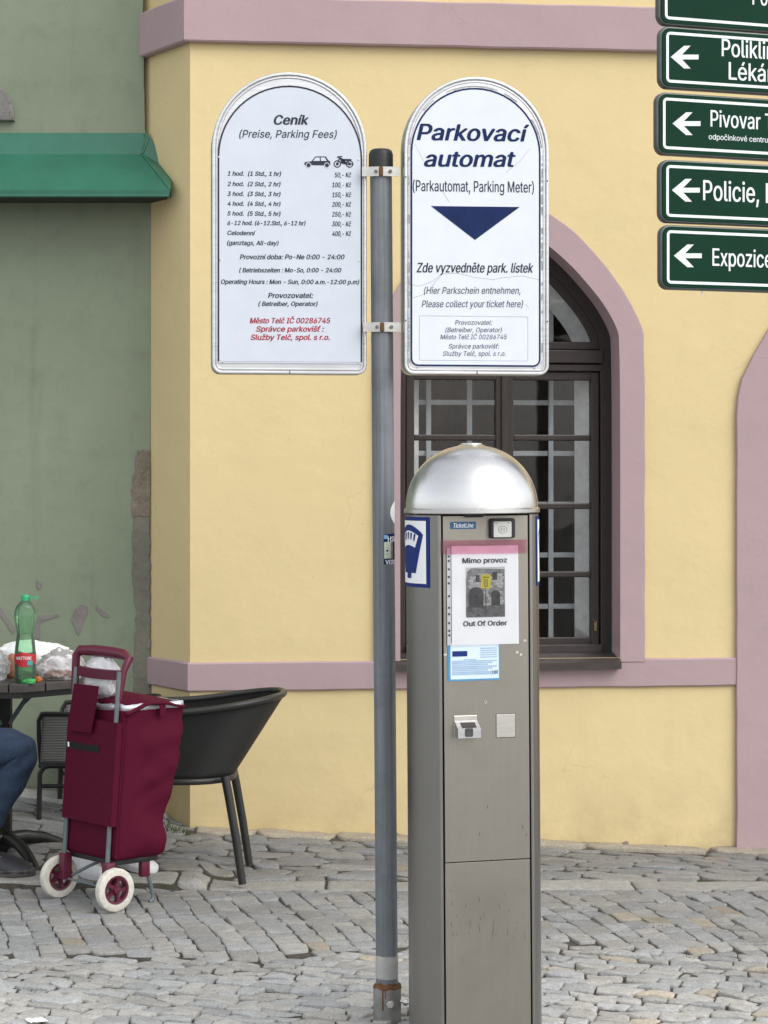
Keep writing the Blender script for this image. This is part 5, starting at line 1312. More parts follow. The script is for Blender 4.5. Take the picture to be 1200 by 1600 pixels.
def build_ticket_sign():
    root, q, out, dims = round_sign('ticket_sign', 'white round-topped sign reading Parkovací automat over a blue down arrow', 630, 857, 121.5, 586, RAD(8.5), M['sign_white2'])
    l, t = q(641, 134); r, b = q(845, 574)
    face = tombstone(r - l, b, t, .022)
    face = [(x + (l + r) / 2, z) for x, z in face]
    back = offset_poly(out, .0168)
    pl = MB(); pl.add_mesh(filled([back], -.0140, .001)); pl.build('backing', M['alu'], root)
    link('face', filled([face], -.0155, .0018), M['sign_white2'], root)
    ln = MB(); ln.add_mesh(filled([offset_poly(face, .0008), offset_poly(face, .0056)], -.01755, .0002)); ln.build('border_line', M['navy'], root)
    I = .21
    rows = [('Parkovací', 652, 826, 218.5, 221, 25, 'n', .05, I), ('automat', 663.5, 804.5, 260, 260.5, 24.5, 'n', .05, I),
            ('(Parkautomat, Parking Meter)', 645, 834, 298.5, 301, 17, 'k', .012, 0), ('Zde vyzvedněte park. lístek', 651, 833, 425.5, 426, 14.8, 'k', .035, I),
            ('(Hier Parkschein entnehmen,', 662.5, 813, 459, 459, 10.5, 'g', .015, I), ('Please collect your ticket here)', 659, 817, 480, 480, 10.5, 'g', .015, I),
            ('Provozovatel:', 711, 769, 507.5, 507.5, 7.2, 'g', .012, I), ('(Betreiber, Operator)', 696, 784, 519, 519, 7.2, 'g', .012, I), ('Město Telč IČ 00286745', 688, 792, 530, 530, 7.2, 'g', .012, I),
            ('Správce parkovišť:', 701, 780, 544.5, 544.5, 7.2, 'g', .012, I), ('Služby Telč, spol. s r.o.', 692, 790, 556, 556, 7.2, 'g', .012, I)]
    sign_text(root, q, rows, {'n': M['navy'], 'k': M['ink'], 'g': plain('slate_ink', (.08, .09, .13), .5, bmp=0)})
    a = MB(); flat(a, [q(673, 322), q(742, 375), q(812, 323.5)], -.018); a.build('down_arrow', M['navy'], root)
    x0, z1 = q(655, 493); x1, z0 = q(825, 564.5)
    bx = MB(); rr_ = rrect(x0, x1, z0, z1, .004); bx.add_mesh(filled([rr_, offset_poly(rr_, .0011)], -.01755, .0002)); bx.build('box_line', plain('pale_line', (.35, .36, .38), .5), root)
    # flaking film edge round the face
    fl = MB()
    rr2 = random.Random(4)
    e = offset_poly(face, -.004)
    for i, (x, z) in enumerate(e):
        if rr2.random() < .55:
            a2 = Vector(e[(i + 1) % len(e)]) - Vector((x, z))
            if a2.length > .2 or a2.length < 1e-5: continue
            n_ = Vector((-a2.y, a2.x)).normalized()
            w1, w2 = rr2.uniform(.0005, .003), rr2.uniform(.0005, .0035)
            p0, p1 = Vector((x, z)), Vector((x, z)) + a2
            flat(fl, [tuple(p0 - n_ * .001), tuple(p1 - n_ * .001), tuple(p1 + n_ * w2), tuple(p0 + n_ * w1)], -.0168)
    for side in (-1, 1):
        xs = l - .004 if side < 0 else r + .004
        z = b + .04
        while z < t - (r - l) / 2:
            h = rr2.uniform(.006, .03)
            if rr2.random() < .7:
                w1, w2 = rr2.uniform(.0004, .0035), rr2.uniform(.0004, .0035)
                flat(fl, [(xs - w1, z), (xs + w2, z + .002), (xs + w1, z + h), (xs - w2, z + h)], -.0168)
            z += h + rr2.uniform(0, .012)
    fl.build('flaking_edge', plain('flaked_film', (.33, .335, .34), .7, var=.3), root)
    # thin cracks in the film
    cr = MB()
    def crack(pts, t):
        for (a0, b0), (a1, b1) in zip(pts, pts[1:]):
            p0, p1 = Vector(q(a0, b0)), Vector(q(a1, b1)); d = (p1 - p0).normalized(); n_ = Vector((-d.y, d.x)) * t
            flat(cr, [tuple(p0 + n_), tuple(p0 - n_), tuple(p1 - n_), tuple(p1 + n_)], -.01765)
    crack([(641, 445), (655, 447), (675, 440), (690, 428), (715, 427), (740, 433), (770, 437), (785, 434), (815, 431), (842, 437)], .0006)
    crack([(642, 466), (650, 464), (662, 460), (672, 452), (680, 440), (688, 432)], .0007)
    crack([(648, 225), (656, 240), (662, 252)], .0005); crack([(692, 300), (702, 316)], .0007); crack([(790, 270), (812, 252), (828, 232)], .0005); crack([(822, 475), (826, 482)], .0006)
    cr.build('film_crack', plain('grey_crack', (.42, .42, .42), .7), root)
    for px, py in ((626.5, 276.5), (627.5, 501), (855, 283), (855, 502.5)):
        x, z = q(px, py); s = MB(); s.lathe([(.0026, 0), (.0022, .0018), (.0, .0022)], 10); o = s.build('screw', M['signedge'], root)
        o.rotation_euler = (RAD(90), 0, 0); o.location = (max(-dims[0] / 2 + .004, min(dims[0] / 2 - .004, x)), -.0185, z)

build_price_sign()
build_ticket_sign()
clamp('pole_clamp', 268, 'upper steel clamp on the pole, near its black cap')
clamp('pole_clamp', 511, 'lower steel clamp on the pole, at the lower half of the white signs')

# ================================================================ GREEN DIRECTION SIGNS
def build_direction_signs():
    yaw = RAD(19)
    Yl = 6.6
    base = at(1030, 400, Yl)
    u = Vector((math.cos(yaw), math.sin(yaw)))
    half = .50
    # sheet: left px, centre left y top, bottom, texts
    S = [(1027, -64, 38, (1048, -20), [('Po', 1176, 1199, 7, 27)], 'topmost green direction sign, cut off by the top edge, reading Po', 0),
         (1029, 40, 137, (1048, 89), [('Poliklinika', 1128, 1243, 87.5, 27), ('Lékárna', 1139, 1237, 124, 27)], 'green direction sign reading Poliklinika and Lékárna', 1),
         (1024, 143, 241, (1051, 193), [('Pivovar T', 1110.5, 1208, 197.5, 25.5), ('odpočinkové centrum', 1107.5, 1208, 217.5, 8.5)], 'green direction sign reading Pivovar, with a small second line', 2),
         (1029, 248.5, 347, (1050, 297), [('Policie, H', 1099, 1212, 312.5, 31)], 'green direction sign reading Policie', 3),
         (1030, 350.5, 451.5, (1053, 399.5), [('Expozice', 1113.5, 1206, 415, 27)], 'lowest green direction sign on the post, reading Expozice', 4)]
    post_xy = Vector((base.x, Yl)) + u * .62
    post = thing('direction_post', 'grey steel post carrying the green direction signs', 'post', (post_xy.x + .06 * math.sin(yaw), post_xy.y + .075 * math.cos(yaw) + .02, 0))
    p = MB(); p.tube([(0, 0, -.3), (0, 0, 3.2)], .035, 20); p.build('pole', M['galv'], post, 40)
    c = MB(); c.lathe([(.0, .03), (.03, .028), (.037, .01), (.037, -.02)][::-1], 20, (0, 0, 3.2), False); c.build('cap', M['black'], post, 40)
    for pxl, t, b, (ax, ay), texts, label, idx in S:
        L = at(pxl + 3, (t + b) / 2, Yl)
        zt = CAMZ + (HY - t) / F * Yl; zb = CAMZ + (HY - b) / F * Yl
        root = thing('direction_sign', label, 'direction sign', (L.x, Yl, 0), yaw + RAD((.4, -.3, .5, -.2, .2)[idx]), 'green direction signs stacked on one post')
        q = lambda px, py, d=-.003, loc=(L.x, Yl, 0), yw=root.rotation_euler.z: ray_local(px, py, loc, yw, d)
        Wd = 1.05
        r = .03
        dep = .028
        pl = rrect(.0, Wd, zb, zt, r, 6)
        link('frame', filled([pl], dep / 2 + .002, dep / 2, .004), M['signedge'], root, 35)
        ed = rrect(.006, Wd - .006, zb + .006, zt - .006, r - .005, 6)
        link('panel', filled([ed], -.0006, .0018), M['signgreen'], root)
        o_ = rrect(.018, Wd - .018, zb + .017, zt - .017, .014, 5)
        mb = MB(); mb.add_mesh(filled([o_, offset_poly(o_, .0085)], -.0029, .0002)); mb.build('border', M['signwhite'], root)
        ar = MB()
        A = [(0, 0), (21, -17.5), (31, -17.5), (17.5, -3.6), (43.5, -3.6), (43.5, 3.8), (17.5, 3.8), (31, 18), (21, 18)]
        ar.add_mesh(filled([[q(ax + x, ay + y) for x, y in A][::-1]], -.0029, .0002)); ar.build('arrow', M['signwhite'], root)
        tx = MB()
        for s, x0, x1, y0, cap in texts:
            a, z0 = q(x0, y0); b2, _ = q(x1, y0); _, zc = q(x0, y0 - cap)
            text_line(tx, s, a, b2, z0, zc - z0, -.0031, .022 if cap > 10 else .015, 0)
        tx.build('lettering', M['signwhite'], root)
        cl = MB(); cl.box(.57, .67, dep, dep + .02, (zt + zb) / 2 - .02, (zt + zb) / 2 + .02, .003); cl.build('bracket', M['clamp'], root)
        if idx == 4:
            bx, bz = q(1097, 451, .02)
            bo = MB(); bo.tube([(bx, .02, zb + .01), (bx, .02, zb - .016)], .0022, 8); bo.build('bolt', M['clamp'], root)
build_direction_signs()
# ================================================================ THE PARKING MACHINE
MY, MYAW = 5.80, RAD(14.5)
MC = at(737, 800, MY)
def mq(px, py, d): return ray_local(px, py, (MC.x, MY, 0), MYAW, d)

def build_machine():
    root = thing('parking_machine', 'stainless steel parking ticket machine with a domed top', 'parking machine', (MC.x + .010, MY, 0), MYAW)
    root.rotation_euler.y = -.0072
    zd = CAMZ + (HY - 801) / F * MY
    f = .122                       # the front face lies this far before the dome's axis
    # plan of the shell (x right, y back), counter-clockwise from the front-left inner edge of the recess
    hw, RS = .1195, .1765
    th0 = 45.5
    e = (RS * math.sin(RAD(th0)), -RS * math.cos(RAD(th0)))
    right = [(hw, -f + .016), (hw, -f + .003), (hw + .0012, -f + .0005), (hw + .003, -f)] + [(e[0] - .0012, -f + .0002)] + [(RS * math.sin(RAD(t)), -RS * math.cos(RAD(t))) for t in [th0 + 1.2] + [th0 + 3 + (177 - th0) * k / 26 for k in range(27)][:-1]]
    left = [(-x, y) for x, y in right][::-1]
    plan = [(x, y) for x, y in right] + left
    shell = MB()
    shell.loft([[(x, y, z) for x, y in plan] for z in (.02, .4, .8, zd - .004)])
    sh = shell.build('shell', M['steel_side'], root, 30)
    pl = MB(); pl.prism_z([(x * 1.03, y * 1.03) for x, y in plan], -.06, .022); pl.build('plinth', M['galv'], root)
    # front panels sit in the recess with a dark gap round them
    gp = MB(); gp.box(-hw + .0002, hw - .0002, -f + .0105, -f + .018, .02, zd - .004); gp.build('gap', M['gap'], root)
    z_s = mq(757, 1345, -f)[1]
    pw = hw - .0038
    zt = zd - .006
    up = MB(); up.box(-pw, pw, -f - .0005, -f + .012, z_s + .0016, zt, .0004); up.build('front_panel', M['steel'], root)
    lo = MB(); lo.box(-pw, pw, -f, -f + .012, .03, z_s - .0016, .0004); lp = lo.build('lower_door', M['steel'], root)
    y0 = -f - .0005
    z2 = mq(757, 1172, y0)[1]
    sm = MB(); sm.box(-pw + .0006, pw - .0006, y0 - .0007, y0 + .002, z2 - .35 + .18 + .0, z2, .0)
    for v in sm.bm.verts:
        if v.co.z < z2 - .05: v.co.z = z_s + .0018
    sm.build('cover_plate', M['steel'], root)
    # dome: spun cap with a turned rim and a flat button on top
    R = .1760
    dm = MB()
    H = .185
    prof = [(R + .003, .0), (R + .0045, .002), (R + .0045, .010), (R + .002, .0125), (R, .014)]
    for k in range(1, 25):
        a = RAD(90 * k / 24)
        rr_ = R * math.cos(a) ** .93
        if rr_ < .030: break
        prof.append((rr_, .014 + (H - .014 - .004) * math.sin(a)))
    zl = prof[-1][1]
    prof += [(.029, H - .003), (.0285, H - .0005), (.0265, H), (0.0001, H + .001)]
    dm.lathe([(.0001, -.0)] + [(R - .02, 0)] + prof, 96, (0, 0, zd), False)
    dm.build('dome', M['dome'], root, 30)
    # slot under the dome
    x0, z0 = mq(722, 808, y0); x1, _ = mq(757, 808, y0)
    s = MB(); s.loft([[(x0, y0 - .012, zd - .001), (x1, y0 - .012, zd - .001), (x1, y0 + .002, zd - .001), (x0, y0 + .002, zd - .001)], [(x0 + .008, y0 - .009, z0), (x1 - .008, y0 - .009, z0), (x1 - .008, y0 + .002, z0), (x0 + .008, y0 + .002, z0)]])
    s.build('lamp_slot', M['black'], root)
    # maker's plate
    x0, z1 = mq(703, 815, y0); x1, z0 = mq(743, 826, y0)
    b = MB(); b.add_mesh(filled([rrect(x0, x1, z0, z1, .002)], y0 - .0008, .0008)); pt = b.build('name_plate', plain('blue_plate', (.012, .11, .26), .35, bmp=0), root)
    t = MB(); a, z = mq(708, 824, y0); bx, _ = mq(739, 824, y0); text_line(t, 'TicketLine', a, bx, z, .0115, y0 - .0018, .035, .2); t.build('lettering', M['paper'], pt)
    # card reader
    x0, z1 = mq(763.5, 810, y0); x1, z0 = mq(802, 840.5, y0)
    b = MB(); b.add_mesh(filled([rrect(x0, x1, z0, z1, .006)], y0 - .008, .008, .003)); cr = b.build('card_reader', M['black'], root, 40)
    x0, z1 = mq(770.5, 815, y0 - .016); x1, z0 = mq(798.5, 839.5, y0 - .016)
    b = MB(); b.add_mesh(filled([rrect(x0, x1, z0, z1, .003)], y0 - .017, .002, .001)); b.build('pad', plain('pale_grey_pad', (.52, .53, .51), .4, bmp=0), cr, 40)
    b = MB(); cx, cz = (x0 + x1) / 2, (z0 + z1) / 2 - .001
    ring = lambda r: [(cx + r * 1.25 * math.cos(k * math.pi / 12), cz + r * math.sin(k * math.pi / 12)) for k in range(24)]
    b.add_mesh(filled([ring(.0098), ring(.0088)], y0 - .0193, .0001)); b.add_mesh(filled([ring(.0050), ring(.0042)], y0 - .0193, .0001)); b.box(cx - .0042, cx + .0042, y0 - .0194, y0 - .0191, cz - .0004, cz + .0004)
    b.box(x0 + .002, x0 + .010, y0 - .0194, y0 - .0191, z1 - .0045, z1 - .003); b.box(x1 - .012, x1 - .004, y0 - .0194, y0 - .0191, z1 - .0045, z1 - .003)
    b.build('contactless_symbol', M['dkgrey_ink'], cr)
    # instruction label
    x0, z1 = mq(698, 1004, y0); x1, z0 = mq(778.5, 1062, y0)
    b = MB(); b.add_mesh(filled([rrect(x0, x1, z0, z1, .001)], y0 - .0016, .0004)); lb = b.build('instruction_label', plain('label_blue', (.07, .27, .52), .4, bmp=0), root); lb['label'] = 'blue and white instruction label'
    b = MB(); b.add_mesh(filled([rrect(x0 + .0065, x1 - .0025, z0 + .0045, z1, .001)], y0 - .0022, .0003)); b.build('print', plain('label_pale', (.58, .70, .82), .4, var=.06, scale=10, bmp=0), lb)
    b = MB()
    def rect(px0, py0, px1, py1, mb, d=.0030):
        a, z1_ = mq(px0, py0, y0); b_, z0_ = mq(px1, py1, y0); flat(mb, [(a, z0_), (b_, z0_), (b_, z1_), (a, z1_)], y0 - d)
    rect(704.5, 1017, 728, 1025, b); b.build('print', M['blue'], lb)
    b = MB()
    for k in range(5): rect(748, 1012 + k * 3.4, 774, 1013 + k * 3.4, b)
    for k in range(8): rect(704, 1032 + k * 2.9, 774 - (k % 3) * 7, 1032.7 + k * 2.9, b)
    rect(722, 1029.5, 742, 1030.6, b)
    b.build('print', plain('faint_print', (.33, .46, .62), .5, bmp=0), lb)
    t = MB(); a, z = mq(767, 1053, y0); bx, _ = mq(775.5, 1053, y0); text_line(t, 'UR', a, bx, z, .0095, y0 - .0032, .02); t.build('lettering', M['blue'], lb)
    # keyhole
    x0, z0 = mq(756, 1096.5, y0)
    k = MB(); k.tube([(x0, y0 + .003, z0), (x0, y0 - .0025, z0)], .0038, 14); kh = k.build('lock', M['clamp'], root, 40)
    k = MB(); k.tube([(x0, y0 - .002, z0), (x0, y0 - .0028, z0)], .0018, 8); k.build('keyhole', M['gap'], kh)
    # ticket tray
    x0, z1 = mq(706.5, 1118, y0); x1, z0 = mq(742.5, 1152, y0)
    tr = MB(); tr.box(x0, x1, y0 - .003, y0 + .002, z0, z1, .001); tray = tr.build('ticket_tray', M['clamp'], root)
    zh = mq(720, 1139, y0 - .03)[1]
    b = MB()
    b.loft([[(x0 + .001, y0 - .003, z0 + .002), (x1 + .000, y0 - .003, z0 + .002), (x1, y0 - .003, z1 - .013), (x0 + .001, y0 - .003, z1 - .013)],
            [(x0 + .003, y0 - .030, z0 + .003), (x1 + .002, y0 - .030, z0 + .003), (x1 + .002, y0 - .030, zh), (x0 + .003, y0 - .030, zh)]])
    b.build('hood', M['alu'], tray, 20)
    b = MB()
    za, zb_ = zh + .002, z1 - .0125
    def on_top(u, t): # point on the slanting lid
        xa, xb = x0 + .002 + .001 * t, x1 + .001 * t
        y = y0 - .003 - .027 * t; z = (z1 - .013) + (zh - z1 + .013) * t
        return (xa + (xb - xa) * u, y - .0006, z + .0008)
    b.face([b.bm.verts.new(on_top(*p)) for p in ((.2, .25), (.85, .25), (.85, .85), (.2, .85))]); b.build('window', M['sill'], tray)
    b = MB(); xm = (x0 + x1) / 2 + .001; b.add_mesh(filled([rrect(xm - .011, xm + .011, z0 + .006, zh + .002, .004)], y0 - .0308, .0004)); b.build('finger_notch', M['dkgrey_ink'], tray)
    # blank plate
    x0, z1 = mq(773, 1116.5, y0); x1, z0 = mq(802.5, 1151.5, y0)
    b = MB(); b.box(x0, x1, y0 - .0012, y0 + .002, z0, z1, .0005); bp = b.build('blank_plate', M['clamp'], root)
    b = MB(); b.add_mesh(filled([rrect(x0 - .0012, x1 + .0012, z0 - .0012, z1 + .0012, .0005)], y0 - .0001, .0003)); b.build('gap', M['gap'], bp)
    # parking-meter plates, wrapped on each flank
    zt_, zb2 = CAMZ + (HY - 806) / F * MY, CAMZ + (HY - 914) / F * MY
    hS = zt_ - zb2
    def flank(side, s, d):  # s: metres round the flank from the plate's front edge
        th = RAD(55.5) + s / RS
        return Vector((side * (RS + d) * math.sin(th), -(RS + d) * math.cos(th)))
    W_ = .182
    for side in (1, -1):
        def sheet(mb, pts, d):
            # pts in (s from the front edge, height 0..hS); subdivided along s
            V = []
            for s, h in pts:
                p = flank(side, s, d); V.append(mb.bm.verts.new((p.x, p.y, zb2 + h)))
            mb.face(V)
        def band(mb, s0, s1, h0, h1, d):
            k = 14
            for i in range(k):
                a_, b_ = s0 + (s1 - s0) * i / k, s0 + (s1 - s0) * (i + 1) / k
                sheet(mb, [(a_, h0), (b_, h0), (b_, h1), (a_, h1)], d)
        s0 = .0
        mb = MB(); band(mb, s0, s0 + W_, 0, hS, .0012); pm = mb.build('meter_plate', M['blue'], root)
        mb = MB(); band(mb, s0 + .011, s0 + W_ - .011, .010, hS - .010, .0020); mb.build('print', M['paper'], pm)
        c = s0 + W_ / 2
        mb = MB()
        # the meter symbol: a tapering body with a round head, on a short foot
        k = 10
        k = 14
        top = [(-.070 + .140 * i / k, .138 + .026 * math.sin(math.pi * i / k) ** .8) for i in range(k + 1)]
        for (u0, h0), (u1, h1) in zip(top, top[1:]):
            for m_ in range(4):
                f0, f1 = m_ / 4, (m_ + 1) / 4
                g = lambda u, h, q: (c + u * (.55 + .45 * q), .037 + (h - .037) * q)
                sheet(mb, [g(u0, h0, f0), g(u1, h1, f0), g(u1, h1, f1), g(u0, h0, f1)], .0026)
        band(mb, c - .0145, c + .0145, .023, .038, .0026)
        mb.build('meter_symbol', M['blue'], pm)
        mb = MB()
        wn2 = [(-.052 + .104 * i / k, .135 + .013 * math.sin(math.pi * i / k)) for i in range(k + 1)]
        for (u0, h0), (u1, h1) in zip(wn2, wn2[1:]):
            l0, l1 = .103 + .007 * math.cos(u0 * 28), .103 + .007 * math.cos(u1 * 28)
            sheet(mb, [(c + u0 * .70, l0), (c + u1 * .70, l1), (c + u1, h1), (c + u0, h0)], .0032)
        mb.build('meter_symbol', M['paper'], pm)
        mb = MB()
        for i, u in enumerate((-.036, -.018, 0, .018, .036)):
            h = .136 + .008 * math.cos(u * 32)
            sheet(mb, [(c + (u - .0035) * .88, h - .018), (c + (u + .0035) * .88, h - .018), (c + u + .0048, h), (c + u - .0048, h)], .0038)
        mb.build('meter_symbol', M['blue'], pm)
    # scuffs and runs on the lower door
    sc = MB(); rr_ = random.Random(9)
    for _ in range(26):
        px = rr_.uniform(698, 815); py = rr_.gauss(1432, 22)
        a, z = mq(px, py, -f); l = rr_.uniform(.004, .022); w = rr_.uniform(.0004, .0011); dx = rr_.uniform(-.004, .004)
        flat(sc, [(a - w, z - l), (a + w, z - l), (a + dx + w * .5, z), (a + dx - w * .5, z)], -f - .0007)
    for px, py in ((758, 1258), (812, 1290), (818, 1302), (745, 1300)):
        a, z = mq(px, py, -f)
        flat(sc, [(a - .0006, z - .009), (a + .0012, z - .008), (a + .002, z), (a + .0004, z + .001)], -f - .002)
    s_ = sc.build('scuff_marks', plain('dark_scuff', (.10, .09, .075), .7, var=.3), lp)
    s_['kind'] = 'stuff'
    return root, y0

MACHINE, MY0 = build_machine()

def build_notice():
    y = MY0 - .003
    x0, z1 = mq(704.5, 853, y); x1, z0 = mq(809, 1006, y)
    root = thing('paper_notice', 'white out of order notice in a clear sleeve, taped on the parking machine', 'notice', (MC.x + .010, MY, 0), MYAW)
    root.rotation_euler.y = -.0072
    def sheet(name, mat, xa, xb, za, zb, yy, amp, nx=14, nz=18, seed=1, parent=root, curl=0.0):
        mb = MB()
        V = [[mb.bm.verts.new((xa + (xb - xa) * i / nx, yy + amp * (mnoise.noise((i * .45, j * .4, seed)) - .2) - curl * (1 - j / nz) ** 4, za + (zb - za) * j / nz)) for i in range(nx + 1)] for j in range(nz + 1)]
        for j in range(nz):
            for i in range(nx): mb.face([V[j][i], V[j][i + 1], V[j + 1][i + 1], V[j + 1][i]])
        return mb.build(name, mat, parent, 60)
    sheet('paper', M['paper'], x0, x1, z0, z1, y, .0006, seed=3)
    def rect(px0, py0, px1, py1, mb, d):
        a, zb = mq(px0, py0, y); b, za = mq(px1, py1, y); flat(mb, [(a, za), (b, za), (b, zb), (a, zb)], y - d)
    def poly(pts, mb, d): flat(mb, [mq(px, py, y) for px, py in pts], y - d)
    t = MB()
    for s, xa, xb, yb, cap in (('Mimo provoz', 722, 791, 879.5, 7.8), ('Out Of Order', 722.5, 790.5, 978, 7.6)):
        a, z = mq(xa, yb, y); b, _ = mq(xb, yb, y); text_line(t, s, a, b, z, cap / F * (MY - f_m), y - .0016, .055)
    t.build('lettering', M['dkgrey_ink'], root)
    # grey printed photograph of an arcaded stone house with a yellow board
    im = MB(); rect(727, 886.5, 787.5, 963.5, im, .0013); pic = im.build('picture', M['grey_ink'], root)
    sk = MB(); poly([(727, 886.5), (787.5, 886.5), (787.5, 889), (735, 887.5), (729, 893), (727.5, 905)], sk, .0016); sk.build('print', plain('print_pale', (.6, .6, .61), .6, bmp=0), pic)
    gr = MB(); poly([(727, 948), (787.5, 944), (787.5, 963.5), (727, 963.5)], gr, .0016); gr.build('print', plain('print_ground', (.13, .13, .135), .6, var=.5, scale=80, bmp=0), pic)
    bl = MB()
    rr_ = random.Random(2)
    for j in range(11):
        for i in range(7):
            xa = 731 + i * 7.6 + (j % 2) * 2; ya = 896 + j * 4.6
            if rr_.random() < .75: rect(xa, ya, xa + 7.2, ya + 3.8, bl, .0015)
    bl.build('print', plain('print_blocks', (.42, .42, .425), .6, var=.4, scale=150, bmp=0), pic)
    ar = MB()
    def arch(cx, w, yt, yb, d): poly([(cx - w, yb)] + [(cx + w * math.cos(RAD(a)), yt + w * .9 - w * .9 * math.sin(RAD(a))) for a in range(180, -1, -18)] + [(cx + w, yb)], ar, d)
    arch(742.5, 11.5, 917, 949, .0019); arch(773, 7, 922, 946, .0019)
    rect(742, 898.5, 748, 909, ar, .0019); rect(768, 893.5, 775.5, 906, ar, .0019); rect(757, 919, 758.2, 962, ar, .0021)
    ar.build('print', M['dkgrey_ink'], pic)
    ys = MB(); poly([(750.5, 898), (765, 897.5), (765.5, 919), (750, 919)], ys, .0022); ys.build('print', M['yellow_ink'], pic)
    ym = MB(); rect(753, 901, 763, 903, ym, .0025); rect(754.5, 905, 761, 917, ym, .0025); ym.build('print', plain('print_olive', (.25, .22, .03), .6, bmp=0), pic)
    ym = MB(); rect(756, 906, 759.5, 909, ym, .0027); rect(756, 910, 759.5, 915.5, ym, .0027); ym.build('print', plain('print_tan', (.35, .33, .2), .6, bmp=0), pic)
    # clear sleeve with punched edge, and red tape across the top
    xs, _ = mq(697, 900, y); zs1 = mq(700, 850, y)[1]; zs0 = mq(700, 1008, y)[1]
    sheet('sleeve', M['sleeve'], xs, x1 + .003, zs0, zs1, y - .0035, .0008, seed=8)
    st = MB(); a, zz1 = mq(697.2, 856, y); b, zz0 = mq(703.2, 1008, y); flat(st, [(a, zz0), (b, zz0), (b, zz1), (a, zz1)], y - .001); st.build('sleeve_edge', plain('milky_strip', (.62, .65, .69), .4), root)
    hl = MB()
    for py in (869, 876, 889, 901, 911, 931, 949, 959, 973, 985, 992):
        rect(698.6, py - 1.6, 701.6, py + 1.6, hl, .0022)
    hl.build('punch_holes', M['dkgrey_ink'], root)
    xa, zt = mq(688.5, 844, y); xb, zb = mq(822.5, 864.5, y)
    tp = sheet('tape', M['tape'], xa, xb, zb, zt, y - .0055, .0022, 26, 6, 5)
    tp['label'] = 'strip of pinkish red translucent tape'
    for px, py, r in ((820, 1001, .006), (818, 1003, .004), (809, 1020, .005), (690, 1010, .005)):
        pass
    g = MB(); rr_ = random.Random(6)
    for px, py in ((818, 1001), (806, 1019), (812, 1023), (694, 1022)):
        a, z = mq(px, py, MY0)
        n = 7; flat(g, [(a + .006 * rr_.uniform(.4, 1) * math.cos(2 * math.pi * k / n), z + .005 * rr_.uniform(.4, 1) * math.sin(2 * math.pi * k / n)) for k in range(n)], MY0 - .0012)
    o = g.build('tape_remnants', plain('whitish_glue', (.55, .52, .47), .6, var=.3, scale=100), MACHINE)
f_m = .125
build_notice()
